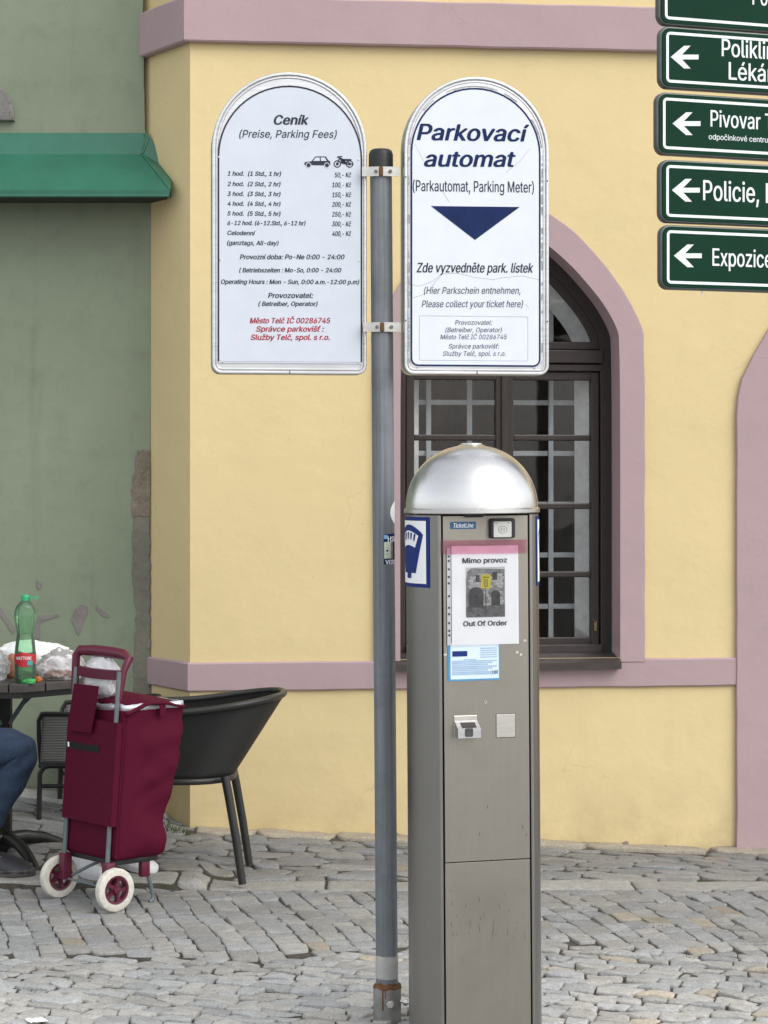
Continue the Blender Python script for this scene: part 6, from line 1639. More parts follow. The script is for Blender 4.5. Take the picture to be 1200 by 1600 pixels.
# ================================================================ SHOPPING TROLLEY
def build_trolley():
    PL, PR = Vector((-1.155, 7.74)), Vector((-.92, 7.48))
    mid = (PL + PR) / 2
    ax = (PR - PL)
    yaw = math.atan2(ax.y, ax.x)
    hw = ax.length / 2
    root = thing('shopping_trolley', 'maroon two-wheeled shopping trolley bag standing on the cobbles', 'shopping trolley', (mid.x, mid.y, 0), yaw)
    lean = lambda z: .075 * (z - .1)
    # ---- bag: soft box, swelling towards the top
    bx0, bx1 = -.150, .165
    def bag_pt(t, z):
        # t runs round the plan: rounded rectangle with depth growing upward
        k = (z - .165) / .52
        d = .205 + .062 * smooth(.25, 1.0, k) + .012 * math.sin(k * 5.0)
        w0, w1 = bx0 - .004 * k, bx1 + .006 * k
        r = .022
        pl = rrect(w0, w1, -.005, .004 + d, r, 4)
        return pl
    zs = [.165, .170, .185, .22] + [.22 + .46 * i / 22 for i in range(1, 23)]
    rings = []
    for i, z in enumerate(zs):
        pl = bag_pt(0, z)
        shr = (.018, .007, .001)[i] if i < 3 else 0
        if shr: pl = offset_poly(pl, shr)
        # even spacing round the outline
        pts = []
        for a, b in zip(pl, pl[1:] + pl[:1]):
            a, b = Vector(a), Vector(b); m = max(1, round((b - a).length / .018))
            for j in range(m): pts.append(a.lerp(b, j / m))
        if i == 0: cnt = len(pts)
        rings.append(pts)
    # resample each ring to the same count by arclength
    def resam(pts, n):
        L = [0]
        for a, b in zip(pts, pts[1:] + pts[:1]): L.append(L[-1] + (b - a).length)
        out = []; j = 0
        for k in range(n):
            s = L[-1] * k / n
            while L[j + 1] < s: j += 1
            a, b = pts[j], pts[(j + 1) % len(pts)]
            out.append(a.lerp(b, (s - L[j]) / max(1e-9, L[j + 1] - L[j])))
        return out
    cpt = Vector((.0, .12))
    R3 = []
    for z, pts in zip(zs, rings):
        ring = []
        for p in resam(pts, 72):
            o = (p - cpt).normalized()
            side = smooth(.03, .12, p.y)              # the free side creases, the board-stiffened front stays flat
            wv = (.018 * mnoise.noise((p.x * 5, p.y * 5, z * 8)) + .015 * mnoise.noise((p.x * 9 + z * 14, p.y * 9 - z * 9, 4.0)) + .012 * abs(mnoise.noise((p.x * 12, p.y * 14 + z * 20, 8.0)))) * (side * .95 + .05)
            ring.append((p.x + o.x * wv, p.y + o.y * wv + lean(z), z + .010 * mnoise.noise((p.x * 7, p.y * 7, 1.5)) * (1 if z > .2 else .4)))
        R3.append(ring)
    bm_ = MB(); bm_.loft(R3)
    bag = bm_.build('bag', M['maroon'], root, 50)
    # front pocket board, its fold and zip, all on the frame side (local -y)
    def fz(z): return lean(z)
    pk = MB()
    pk.loft([[(bx0 + .010, -.027 + fz(z), z), (bx1 - .004, -.027 + fz(z), z), (bx1 + .003, -.002 + fz(z), z), (bx0 + .008, -.002 + fz(z), z)] for z in (.290, .38, .46, .54, .60, .645)])
    pk.build('front_pocket', M['maroon'], bag)
    zp = MB(); zp.loft([[(x, -.0292 + fz(.545), .534), (x, -.0292 + fz(.545), .558), (x, -.022 + fz(.55), .558), (x, -.022 + fz(.55), .534)] for x in (-.118, .062)])
    zp.build('zip', M['gap'], bag)
    zz = MB(); zz.tube([(-.122, -.031 + fz(.55), .556), (-.119, -.032 + fz(.55), .54)], .004, 6); zz.build('zip_puller', M['clamp'], bag)
    # piping along the upright edges
    for x, y in ((bx1 + .003, -.004), (bx0 - .003, -.004)):
        pp = MB(); pp.tube([(x, y + lean(z), z) for z in (.18, .3, .45, .6, .67)], .0035, 6)
        pp.build('piping', M['maroon'], bag, 40)
    # silver-lined mouth and the lid thrown over it
    li = MB()
    topr = R3[-1]
    li.loft([[(x * 1.0, y, z) for x, y, z in topr], [(x * .985, y, z + .022 + .006 * mnoise.noise((x * 30, y * 30, 2))) for x, y, z in topr]], cap=False)
    lin = li.build('lining', M['lining'], bag, 50); so = lin.modifiers.new('thick', 'SOLIDIFY'); so.thickness = .003
    ld = MB()
    nu, nv = 18, 16
    V = []
    for j in range(nv + 1):
        row = []
        for i in range(nu + 1):
            u, v = i / nu, j / nv
            x = (bx0 - .012) + (bx1 - bx0 + .030) * u
            y = -.004 + .265 * v * (1 - .05 * u)
            z = .690 + .026 * math.sin(math.pi * min(1, v * 1.1)) + .014 * math.sin(math.pi * u) + .008 * mnoise.noise((u * 4, v * 4, 6))
            if u > .85: z -= .016 * (u - .85) / .15 * (1 - v)
            row.append(ld.bm.verts.new((x, y + lean(.7), z)))
        V.append(row)
    for j in range(nv):
        for i in range(nu): ld.face([V[j][i], V[j][i + 1], V[j + 1][i + 1], V[j + 1][i]])
    lid = ld.build('lid', M['maroon'], bag, 60); so = lid.modifiers.new('thick', 'SOLIDIFY'); so.thickness = .008
    # dark strap across the mouth
    sp = MB(); sp.loft([[(bx1 + .012, y - .012 + lean(.69), .66), (bx1 + .012, y + .012 + lean(.69), .66), (bx1 + .010, y + .012 + lean(.69), .705), (bx1 + .010, y - .012 + lean(.69), .705)] for y in (.15,)] + [[(bx1 + .016, .138 + lean(.69), .66), (bx1 + .016, .162 + lean(.69), .66), (bx1 + .014, .162 + lean(.69), .705), (bx1 + .014, .138 + lean(.69), .705)]])
    sp.build('strap', M['maroon'], bag)
    # hanging flap over the top of the pocket
    fp = MB()
    fp.loft([[(a, -.044 + fz(z), z), (b, -.042 + fz(z), z), (b, -.037 + fz(z), z), (a, -.039 + fz(z), z)] for z, a, b in ((.600, -.118, .025), (.66, -.108, .038), (.72, -.098, .048), (.765, -.092, .054))])
    fp.build('flap', M['maroon'], bag)
    # ---- frame
    tb = .0085
    for s in (-1, 1):
        x = s * .137 + (.010 if s < 0 else 0)
        t = MB(); t.tube([(x, -.015 + lean(z), z) for z in (.118, .3, .5, .7, .82)], tb, 12)
        t.build('upright_tube', M['greytube'], root, 40)
        b = MB(); b.box(x - .017, x + .017, -.024, .012, .072 if s < 0 else .085, .165, .005); b.build('bracket', M['maroon2'], root, 40)
    # moulded handle: posts, grip and cross bar
    h = MB()
    zt = .878
    h.tube([(-.137, -.008 + lean(.72), .72), (-.139, -.008 + lean(.8), .80), (-.141, -.008 + lean(.86), .858), (-.128, .000 + lean(zt), zt), (-.06, .012 + lean(zt), zt + .002), (.02, .022 + lean(zt), zt), (.10, .026 + lean(zt), zt - .004), (.138, .022 + lean(zt), zt - .016), (.139, .004 + lean(.8), .82), (.137, -.008 + lean(.72), .72)], [.013, .014, .015, .018, .020, .020, .019, .015, .012, .010], 14)
    hd = h.build('handle', M['maroon2'], root, 50)
    c = MB(); c.loft([[(x, -.016 + lean(z), z - .017), (x, .006 + lean(z), z - .017), (x, .006 + lean(z), z + .017), (x, -.016 + lean(z), z + .017)] for x, z in ((-.138, .806), (-.05, .803), (.05, .803), (.138, .806))])
    c.build('cross_bar', M['maroon2'], hd, 30)
    # ---- wheels
    wr = .0745
    def wheel(s):
        W_ = MB()
        cx = s * (hw - .004)
        prof = [(wr - .026, -.011), (wr - .024, -.0145), (wr - .008, -.0150), (wr - .002, -.012), (wr, -.006), (wr, .006), (wr - .002, .012), (wr - .008, .0150), (wr - .024, .0145), (wr - .026, .011)]
        n = 48
        W_.loft([[(r * math.cos(2 * math.pi * k / n) * (1 + (.012 if (k % 3 == 0 and abs(x) < .013 and r > wr - .003) else 0)), r * math.sin(2 * math.pi * k / n), 0 + x) for k in range(n)] for r, x in prof], cap=False)
        W_.loft([[(r * math.cos(2 * math.pi * k / n), r * math.sin(2 * math.pi * k / n), x) for k in range(n)] for r, x in (prof[-1], prof[0])], cap=False)
        Rm = Matrix.Translation((cx, -.004, wr)) @ Matrix.Rotation(RAD(90), 4, 'Y')
        wo = thing_part('wheel', root)
        t_ = W_.build('tyre', M['tyre'], root, 35, Rm)
        r_ = MB()
        ro, ri = wr - .0255, wr - .033
        r_.loft([[(r * math.cos(2 * math.pi * k / n), r * math.sin(2 * math.pi * k / n), x) for k in range(n)] for r, x in ((ro, -.0135), (ro, .0135), (ri, .012), (ri, -.012), (ro, -.0135))], cap=False)
        for k in range(5):
            a = 2 * math.pi * k / 5 + .3
            d = Vector((math.cos(a), math.sin(a), 0)); e = Vector((-d.y, d.x, 0))
            def q(r, w, x): return [tuple(d * r + e * w + Vector((0, 0, x))), tuple(d * r - e * w + Vector((0, 0, x)))]
            r_.loft([[*q(.010, .008, .010), *q(.010, .008, -.010)[::-1]], [*q(.026, .0045, .007), *q(.026, .0045, -.007)[::-1]], [*q(ri + .002, .010, .009), *q(ri + .002, .010, -.009)[::-1]]])
        r_.lathe([(.0001, -.016), (.013, -.016), (.015, -.012), (.015, .012), (.012, .017), (.0001, .018)], 20, (0, 0, 0), False)
        rim_ = r_.build('rim', M['maroon2'], t_, 35, Rm)
        return t_
    for s in (-1, 1):
        w = wheel(s)
        w.name = 'wheel'
    a = MB(); a.tube([(-hw, -.004, wr), (hw, -.004, wr)], .0045, 8); a.build('axle', M['greytube'], root, 40)
    # struts and folding rear leg
    st = MB()
    st.tube([(-.125, .004, .078), (-.06, .05, .12), (0, .10, .155), (.02, .12, .163)], .0055, 8)
    st.build('strut', M['greytube'], root, 40)
    st = MB(); st.tube([(-.12, .03, .163), (.0, .06, .14), (.105, .03, .085)], .0055, 8); st.build('strut', M['greytube'], root, 40)
    bt = MB(); bt.box(bx0 + .02, bx1 - .02, .012, .20, .150, .168, .004); bt.build('base_board', M['blackmetal'], root)
    for x in (-.10, .125):
        l = MB(); l.tube([(x, .155, .155), (x, .170, .10), (x, .182, .055), (x, .192, .022), (x, .188, .008), (x, .176, .002)], [.0075, .0075, .0078, .008, .0085, .008], 10); l.build('rest_leg', M['greytube'], root, 40)
        b = MB(); b.box(x - .012, x + .012, .135, .172, .095, .165, .005); b.build('bracket', M['maroon2'], root, 40)
    return root

def thing_part(name, root): return None

build_trolley()

def build_trolley_bag():
    """White crumpled carrier bag stuffed behind the trolley's handle."""
    rt = Vector((-1.0, 7.70, 0))
    b = bmesh.new(); bmesh.ops.create_icosphere(b, subdivisions=5, radius=1)
    for v in b.verts:
        p = v.co.copy()
        k = 1 + .16 * mnoise.noise(p * 2.1 + Vector((3, 1, 0))) + .10 * mnoise.noise(p * 5) + .04 * abs(mnoise.noise(p * 11))
        v.co = Vector((p.x * .105 * k, p.y * .035 * k, p.z * .080 * k))
    mb = MB(); mb.merge(b, Matrix.Rotation(RAD(-48), 4, 'Z'))
    o = mb.build('carrier_bag', M['whitebag'], None, 70)
    o.location = (-1.0, 7.70, .785)
    tag(o, 'white crumpled carrier bag stuffed behind the handle of the maroon trolley', 'bag')
build_trolley_bag()

# ================================================================ ARMCHAIRS
def make_chair(name, label, weave_mat, frame_mat, stretch=False):
    """Low woven tub armchair; local -y is its front."""
    root = thing(name, label, 'chair', (0, 0, 0), 0, 'woven tub armchairs')
    zb, zt0, zt1 = .385, .625, .675
    def plan(t, k):
        # t 0..1 from the right front arm round the back to the left front arm; k 0 at the seat, 1 at the rim
        w = .205 + .040 * k; yf = -.235 + .02 * k; yb = .195 + .185 * k
        r = .17 + .05 * k
        pts = [(w, yf)] + [(w, yf + (yb - r - yf) * i / 8) for i in range(1, 8)] + [(w - r + r * math.cos(RAD(a)), yb - r + r * math.sin(RAD(a))) for a in range(0, 91, 10)]
        pts = pts + [(-x, y) for x, y in pts[::-1]]
        L = [0]
        for a, b in zip(pts, pts[1:]): L.append(L[-1] + math.hypot(b[0] - a[0], b[1] - a[1]))
        s = t * L[-1]
        for i in range(len(pts) - 1):
            if s <= L[i + 1] + 1e-9:
                q = (s - L[i]) / max(1e-9, L[i + 1] - L[i])
                return (pts[i][0] + (pts[i + 1][0] - pts[i][0]) * q, pts[i][1] + (pts[i + 1][1] - pts[i][1]) * q)
        return pts[-1]
    def rim_z(t):
        return zt0 + (zt1 - zt0) * smooth(.1, .45, min(t, 1 - t) if t <= 1 else 0)
    nt_, nk = 60, 12
    mb = MB(); V = []
    for j in range(nk + 1):
        k = j / nk; row = []
        for i in range(nt_ + 1):
            t = i / nt_
            x, y = plan(t, k)
            z = zb + (rim_z(t) - zb) * k - .02 * math.sin(math.pi * k) * 0
            row.append(mb.bm.verts.new((x, y, z)))
        V.append(row)
    for j in range(nk):
        for i in range(nt_): mb.face([V[j][i], V[j][i + 1], V[j + 1][i + 1], V[j + 1][i]])
    sh = mb.build('woven_back', weave_mat, root, 60)
    so = sh.modifiers.new('thick', 'SOLIDIFY'); so.thickness = .012; so.offset = 0
    rm = MB()
    path = [(*plan(i / 60, 1), rim_z(i / 60)) for i in range(61)]
    f0, f1 = path[0], path[-1]
    p0 = [(f0[0] * .80, -.235, zb), (f0[0] * .90, -.24, zb + .12), (f0[0] * .97, -.235, zb + .21)]
    path = p0 + path + [(-x, y, z) for x, y, z in p0[::-1]]
    rm.tube(path, .0125, 12); rm.build('rim_rail', frame_mat, root, 50)
    # seat
    st = MB()
    pl = [plan(i / 40, 0) for i in range(41)]
    st.loft([[(x * .98, y * .98, z) for x, y in pl] for z in (zb - .012, zb + .004)] + [[(x * .9, y * .9, zb + .012 - .0) for x, y in pl]])
    st.build('seat', weave_mat, root, 40)
    sf = MB(); sf.tube([(x, y, zb - .012) for x, y in pl], .013, 10, closed=True); sf.build('seat_rail', frame_mat, root, 50)
    for s in (-1, 1):
        l = MB(); l.tube([(s * .185, .175, zb + .005), (s * .190, .19, zb - .07), (s * .195, .215, .17), (s * .20, .24, 0)], [.016, .016, .0155, .0145], 12); l.build('leg', frame_mat, root, 50)
        l = MB(); l.tube([(s * .200, -.175, zb - .010), (s * .205, -.215, zb - .018), (s * .208, -.238, zb - .05), (s * .208, -.242, .17), (s * .21, -.245, 0)], .0145, 12); l.build('leg', frame_mat, root, 50)
        if stretch:
            l = MB(); l.tube([(s * .206, -.243, .275), (s * .192, .195, .275)], .010, 10); l.build('stretcher', frame_mat, root, 50)
    return root

ch = make_chair('armchair', 'black woven armchair beside the maroon shopping trolley', M['weave_b'], plain('black_chair_tube', (.022, .022, .021), .4, bmp=.04))
ch.location = (-.755, 8.12, .012); ch.rotation_euler = (0, 0, RAD(-90))
ch2 = make_chair('armchair', 'grey woven armchair with black legs behind the cafe table', M['weave_g'], M['blackmetal'], True)
ch2.location = (-1.20, 8.93, .02); ch2.rotation_euler = (0, 0, RAD(-94)); ch2.scale = (.92, .72, .84)

# ================================================================ TABLE
TX, TY, TZ = -1.455, 8.36, .725
def build_table():
    root = thing('cafe_table', 'small dark cafe table with an eight-sided slatted top', 'table', (TX, TY, .02))
    R = .315
    oct_ = [(R * math.cos(RAD(22.5 + 45 * k)), R * math.sin(RAD(22.5 + 45 * k))) for k in range(8)]
    def clip(poly, y0, y1):
        for yy, s in ((y0, 1), (y1, -1)):
            o = []
            for a, b in zip(poly, poly[1:] + poly[:1]):
                ia, ib = (a[0] - yy) * s >= 0, (b[0] - yy) * s >= 0
                if ia: o.append(a)
                if ia != ib:
                    t = (yy - a[0]) / (b[0] - a[0]); o.append((yy, a[1] + t * (b[1] - a[1])))
            poly = o
        return poly
    mb = MB(); n = 5
    for i in range(n):
        a, b = -R + 2 * R * i / n + .003, -R + 2 * R * (i + 1) / n - .003
        p = clip(oct_, a, b)
        mb.loft([[(x, y, TZ - .050) for x, y in p], [(x, y, TZ - .024) for x, y in p], [(x * .996, y * .996, TZ - .020) for x, y in p]])
    mb.build('tabletop', M['tabletop'], root)
    fr = MB(); fr.loft([[(x * .93, y * .93, z) for x, y in oct_] for z in (TZ - .075, TZ - .0505)]); fr.build('top_frame', M['blackmetal'], root)
    cl = MB(); cl.box(-.024, .024, -.024, .024, .03, TZ - .07, .004); cl.build('column', M['blackmetal'], root)
    for k in range(4):
        a = RAD(45 + 90 * k) + .1
        d = Vector((math.cos(a), math.sin(a)))
        s = MB(); s.tube([(d.x * .02, d.y * .02, TZ - .20), (d.x * .10, d.y * .10, TZ - .115), (d.x * .16, d.y * .16, TZ - .072)], .009, 8); s.build('strut', M['greytube'], root, 40)
    for k in range(4):
        a = RAD(32 + 90 * k)
        d = Vector((math.cos(a), math.sin(a)))
        s = MB(); s.tube([(d.x * r, d.y * r, z) for r, z in ((.01, .085), (.08, .088), (.16, .075), (.24, .045), (.30, .012), (.315, 0))], [.026, .026, .023, .019, .016, .013], 10); s.build('foot', M['blackmetal'], root, 40)
build_table()
TOP = TZ

def build_bottle():
    c = at(39.5, 1063, 8.14)
    root = thing('water_bottle', 'green plastic water bottle with a red label on the cafe table', 'bottle', (c.x, 8.14, TOP + .0005))
    s = 1.0
    prof = [(.0001, .004), (.030, .0), (.036, .004), (.0395, .014), (.0400, .03), (.0395, .11), (.0375, .135), (.034, .165), (.0315, .18), (.034, .20), (.0385, .225), (.0405, .25), (.0392, .268), (.034, .285), (.025, .297), (.0165, .305), (.0135, .309), (.0132, .322)]
    n = 40
    mb = MB()
    prof_f = []
    for (r0, z0), (r1, z1) in zip(prof, prof[1:]):
        for j in range(4): prof_f.append((r0 + (r1 - r0) * j / 4, z0 + (z1 - z0) * j / 4))
    prof_f.append(prof[-1])
    def rad(r, z, k):
        if .018 < z < .285: r *= 1 + (.022 * math.cos(k / n * 2 * math.pi * 10 + z * 12) if (z > .14) else .006 * math.cos(z * 380))
        return r
    mb.loft([[(rad(r, z, k) * math.cos(2 * math.pi * k / n), rad(r, z, k) * math.sin(2 * math.pi * k / n), z) for k in range(n)] for r, z in prof_f], cap=False)
    mb.build('shell', M['pet'], root, 60)
    w = MB(); w.lathe([(.0001, .006), (.029, .004), (.0375, .015), (.0378, .075), (.0372, .078), (.0001, .078)], 32, (0, 0, 0), False); w.build('water', M['water'], root, 40)
    lb = MB(); lb.lathe([(.0403, .072), (.0405, .075), (.0402, .108), (.0398, .111)], 40, (0, 0, 0), False)
    for v in lb.bm.verts:
        t = math.atan2(v.co.x, -v.co.y)
        if v.co.z < .09: v.co.z -= .012 * math.cos(t * 1.5) ** 2
        else: v.co.z += .004 * math.cos(t * 3)
    l = lb.build('label', M['label_red'], root, 60)
    t = MB(); text_line(t, 'MATTONI', -.030, .030, .088, .0115, 0, .03)
    for v in t.bm.verts:
        a = v.co.x / .041; v.co.x, v.co.y = .0412 * math.sin(a), -.0412 * math.cos(a)
    t.build('lettering', M['paper'], l)
    t = MB()
    for k in range(6):
        a0, a1 = .35 + k * .09, .35 + (k + 1) * .09
        t.face([t.bm.verts.new((.0413 * math.sin(a), -.0413 * math.cos(a), z)) for a, z in ((a0, .068), (a1, .068), (a1, .084), (a0, .084))])
    t.build('print', plain('turquoise_print', (.05, .35, .38), .4, bmp=0), l)
    cp = MB(); cp.lathe([(.0155, .306), (.0160, .308), (.0160, .312), (.0150, .313)], 24, (0, 0, 0), False)
    cp.lathe([(.0150, .3125), (.0152, .3135), (.0152, .326), (.0140, .328), (.0001, .328)], 24, (0, 0, 0), False)
    cp.loft([[(.012, -.009, .316), (.012, .009, .316), (.012, .009, .320), (.012, -.009, .320)], [(.030, -.013, .315), (.030, .013, .315), (.030, .013, .321), (.030, -.013, .321)], [(.044, -.011, .312), (.044, .011, .312), (.044, .011, .322), (.044, -.011, .322)], [(.048, -.005, .314), (.048, .005, .314), (.048, .005, .321), (.048, -.005, .321)]])
    cp.build('cap', M['petcap'], root, 40)
build_bottle()

def lump(sx, sy, sz, seed, amp=.25, fine=.08, sub=5, flat_z=-.75):
    b = bmesh.new(); bmesh.ops.create_icosphere(b, subdivisions=sub, radius=1)
    o = Vector((seed * 3.1, seed * 1.7, seed * .9))
    for v in b.verts:
        p = v.co.copy()
        k = 1 + amp * mnoise.noise(p * 1.4 + o) + fine * mnoise.noise(p * 4 + o) + fine * .9 * abs(mnoise.noise(p * 8 + o)) + fine * .5 * abs(mnoise.noise(p * 17 + o))
        q = p * k
        q.z = max(q.z, flat_z)
        v.co = Vector((q.x * sx, q.y * sy, (q.z - flat_z) * sz))
    return b

def single(name, mat, b, loc, label, cat, rot=0.0, ang=70, group=None):
    mb = MB(); mb.merge(b, Matrix.Rotation(rot, 4, 'Z'))
    o = mb.build(name, mat, None, ang)
    o.location = loc
    tag(o, label, cat, group)
    return o

def build_table_things():
    zt = TOP + .001
    # big white paper bag lying at the back of the table
    c = at(62, 1040, 8.50)
    single('paper_bag', M['whitebag'], lump(.155, .07, .072, 2.0, .16, .07), (c.x - .02, 8.50, zt), 'large white crumpled bag lying at the back of the cafe table', 'bag', .05)
    c = at(90, 1065, 8.24)
    cl = single('clear_bag', M['film'], lump(.088, .07, .062, 5.0, .2, .16), (c.x + .005, 8.27, zt), 'crinkled clear plastic bag of bread beside the green bottle', 'bag', .3)
    b = lump(.055, .045, .018, 3.0, .15, .05, 4)
    single('bread_roll', M['bread'], b, (c.x + .004, 8.27, zt + .003), 'flat brown bread roll inside the clear plastic bag', 'bread')
    c = at(4, 1062, 8.24)
    single('clear_bag', M['film'], lump(.045, .05, .066, 7.0, .2, .16), (c.x - .02, 8.22, zt), 'crinkled clear plastic bag at the left edge of the photo', 'bag')
    c = at(16, 1062, 8.3)
    single('bread_roll', M['bread'], lump(.027, .035, .052, 9.0, .08, .03, 4), (c.x, 8.34, zt), 'upright reddish brown bread roll behind the green bottle', 'bread')
    c = at(59, 1063, 8.16)
    single('orange_scrap', plain('orange_bits', (.45, .13, .03), .6, var=.4, scale=60, bmp=.2), lump(.017, .014, .012, 4.0, .3, .3, 4), (c.x, 8.15, zt), 'small orange crumpled scrap at the foot of the green bottle', 'scrap')
    c = at(47, 1065, 8.1)
    single('green_wrapper', plain('bright_green_wrapper', (.06, .40, .10), .35, var=.3, scale=60, bmp=.2), lump(.022, .010, .010, 6.0, .3, .3, 4), (c.x, 8.09, zt), 'small bright green wrapper in front of the bottle', 'wrapper')
build_table_things()

# ================================================================ SHOES ON THE GROUND
def shoe_mesh(L=.285, W_=.10, H=.095):
    """Low lace-up shoe pointing along +x with its heel at x=0."""
    st = [(0.0, .031, .070), (.02, .037, .088), (.07, .037, .098), (.11, .037, .096), (.15, .041, .082), (.20, .046, .060), (.245, .043, .046), (.27, .034, .038), (.285, .012, .026)]
    rings = []
    for x, hw, h in st:
        x, hw, h = x * L / .285, hw * W_ / .092, h * H / .098
        ring = []
        for k in range(20):
            a = 2 * math.pi * k / 20
            c, s = math.cos(a), math.sin(a)
            y = hw * (abs(c) ** .7) * (1 if c >= 0 else -1) * (1 - .42 * max(0, s) ** 1.5)
            z = .016 + (h - .016) * max(0, s) ** .75 if s > 0 else .016 - .006 * (-s)
            ring.append((x, y, z))
        rings.append(ring)
    return rings

def make_sneaker(name, parent, upper, sole_m, lace_m, Mx, label=None, cat=None, group=None):
    rings = shoe_mesh()
    u = MB(); u.loft(rings)
    up = u.build(name, upper, parent, 60)
    s = MB()
    pl = [(0.0, 0), (.004, .028), (.03, .038), (.10, .036), (.17, .044), (.22, .047), (.26, .038), (.284, .018), (.29, 0)]
    pl = pl + [(x, -y) for x, y in pl[-2:0:-1]]
    s.loft([[(x * 1.0, y * .98, 0) for x, y in pl], [(x * 1.012 - .001, y * 1.05, .006) for x, y in pl], [(x * 1.012 - .001, y * 1.05, .024) for x, y in pl], [(x, y * .96, .028) for x, y in pl]])
    so = s.build('sole', sole_m, up, 40)
    l = MB()
    for i, x in enumerate((.115, .138, .16, .182)):
        z = .093 - .0135 * i
        l.tube([(x, -.022, z - .008), (x + .004, -.010, z + .004), (x - .002, .010, z + .004), (x + .003, .022, z - .008)], .0032, 6)
    la = l.build('laces', lace_m, up, 50)
    up.matrix_local = Mx
    if label: tag(up, label, cat, group)
    return up

laces_w = plain('white_laces', (.7, .7, .7), .7)
for i, (px, py, Yy, deg, lab) in enumerate(((141, 1369, 7.98, -62, 'white sneaker on the cobbles behind the left wheel of the trolley'), (212, 1356, 8.10, -55, 'white sneaker half hidden behind the right wheel of the trolley'))):
    c = at(px, py, Yy)
    a = RAD(deg)
    z = ground_z(c.x, Yy) + .002
    base = Vector((c.x, Yy, z)) - Vector((math.cos(a), math.sin(a), 0)) * .16
    make_sneaker('sneaker', None, M['whiteshoe'], M['whiteshoe'], laces_w, Matrix.Translation(base) @ Matrix.Rotation(a, 4, 'Z'), lab, 'shoe', 'white sneakers under the trolley')

def build_scrap():
    c = at(58, 1598, 5.96)
    mb = MB(); V = []
    for j in range(7):
        V.append([mb.bm.verts.new((-.035 + .012 * i + .004 * mnoise.noise((i, j, 1)), -.03 + .01 * j, .004 + .010 * abs(mnoise.noise((i * .5, j * .6, 3))))) for i in range(7)])
    for j in range(6):
        for i in range(6): mb.face([V[j][i], V[j][i + 1], V[j + 1][i + 1], V[j + 1][i]])
    o = mb.build('paper_scrap', M['paper'], None, 60)
    o.location = (c.x, 5.95, ground_z(c.x, 5.95) + .004); o.rotation_euler = (0, 0, .5); o.scale = (.7, .7, .7)
    tag(o, 'small crumpled white paper scrap lying on the cobbles at the bottom left', 'litter')
build_scrap()
# ================================================================ SEATED PERSON (only a leg is in the picture)
def skin_body(name, verts, edges, radii, mat, parent, root_i=0, sub=2):
    me = bpy.data.meshes.new(name)
    me.from_pydata(verts, edges, [])
    o = link(name, me, mat, parent)
    o.modifiers.new('skin', 'SKIN').use_smooth_shade = True
    sk = me.skin_vertices[0].data
    for i, r in enumerate(radii):
        sk[i].radius = r if isinstance(r, tuple) else (r, r)
        sk[i].use_root = (i == root_i)
    s = o.modifiers.new('sub', 'SUBSURF'); s.levels = sub; s.render_levels = sub
    dg = bpy.context.evaluated_depsgraph_get()
    m2 = bpy.data.meshes.new_from_object(o.evaluated_get(dg))
    o.modifiers.clear()
    old = o.data
    o.data = m2
    bpy.data.meshes.remove(old)
    m2.name = name
    if not m2.materials: m2.materials.append(mat)
    for p in m2.polygons: p.use_smooth = True
    return o

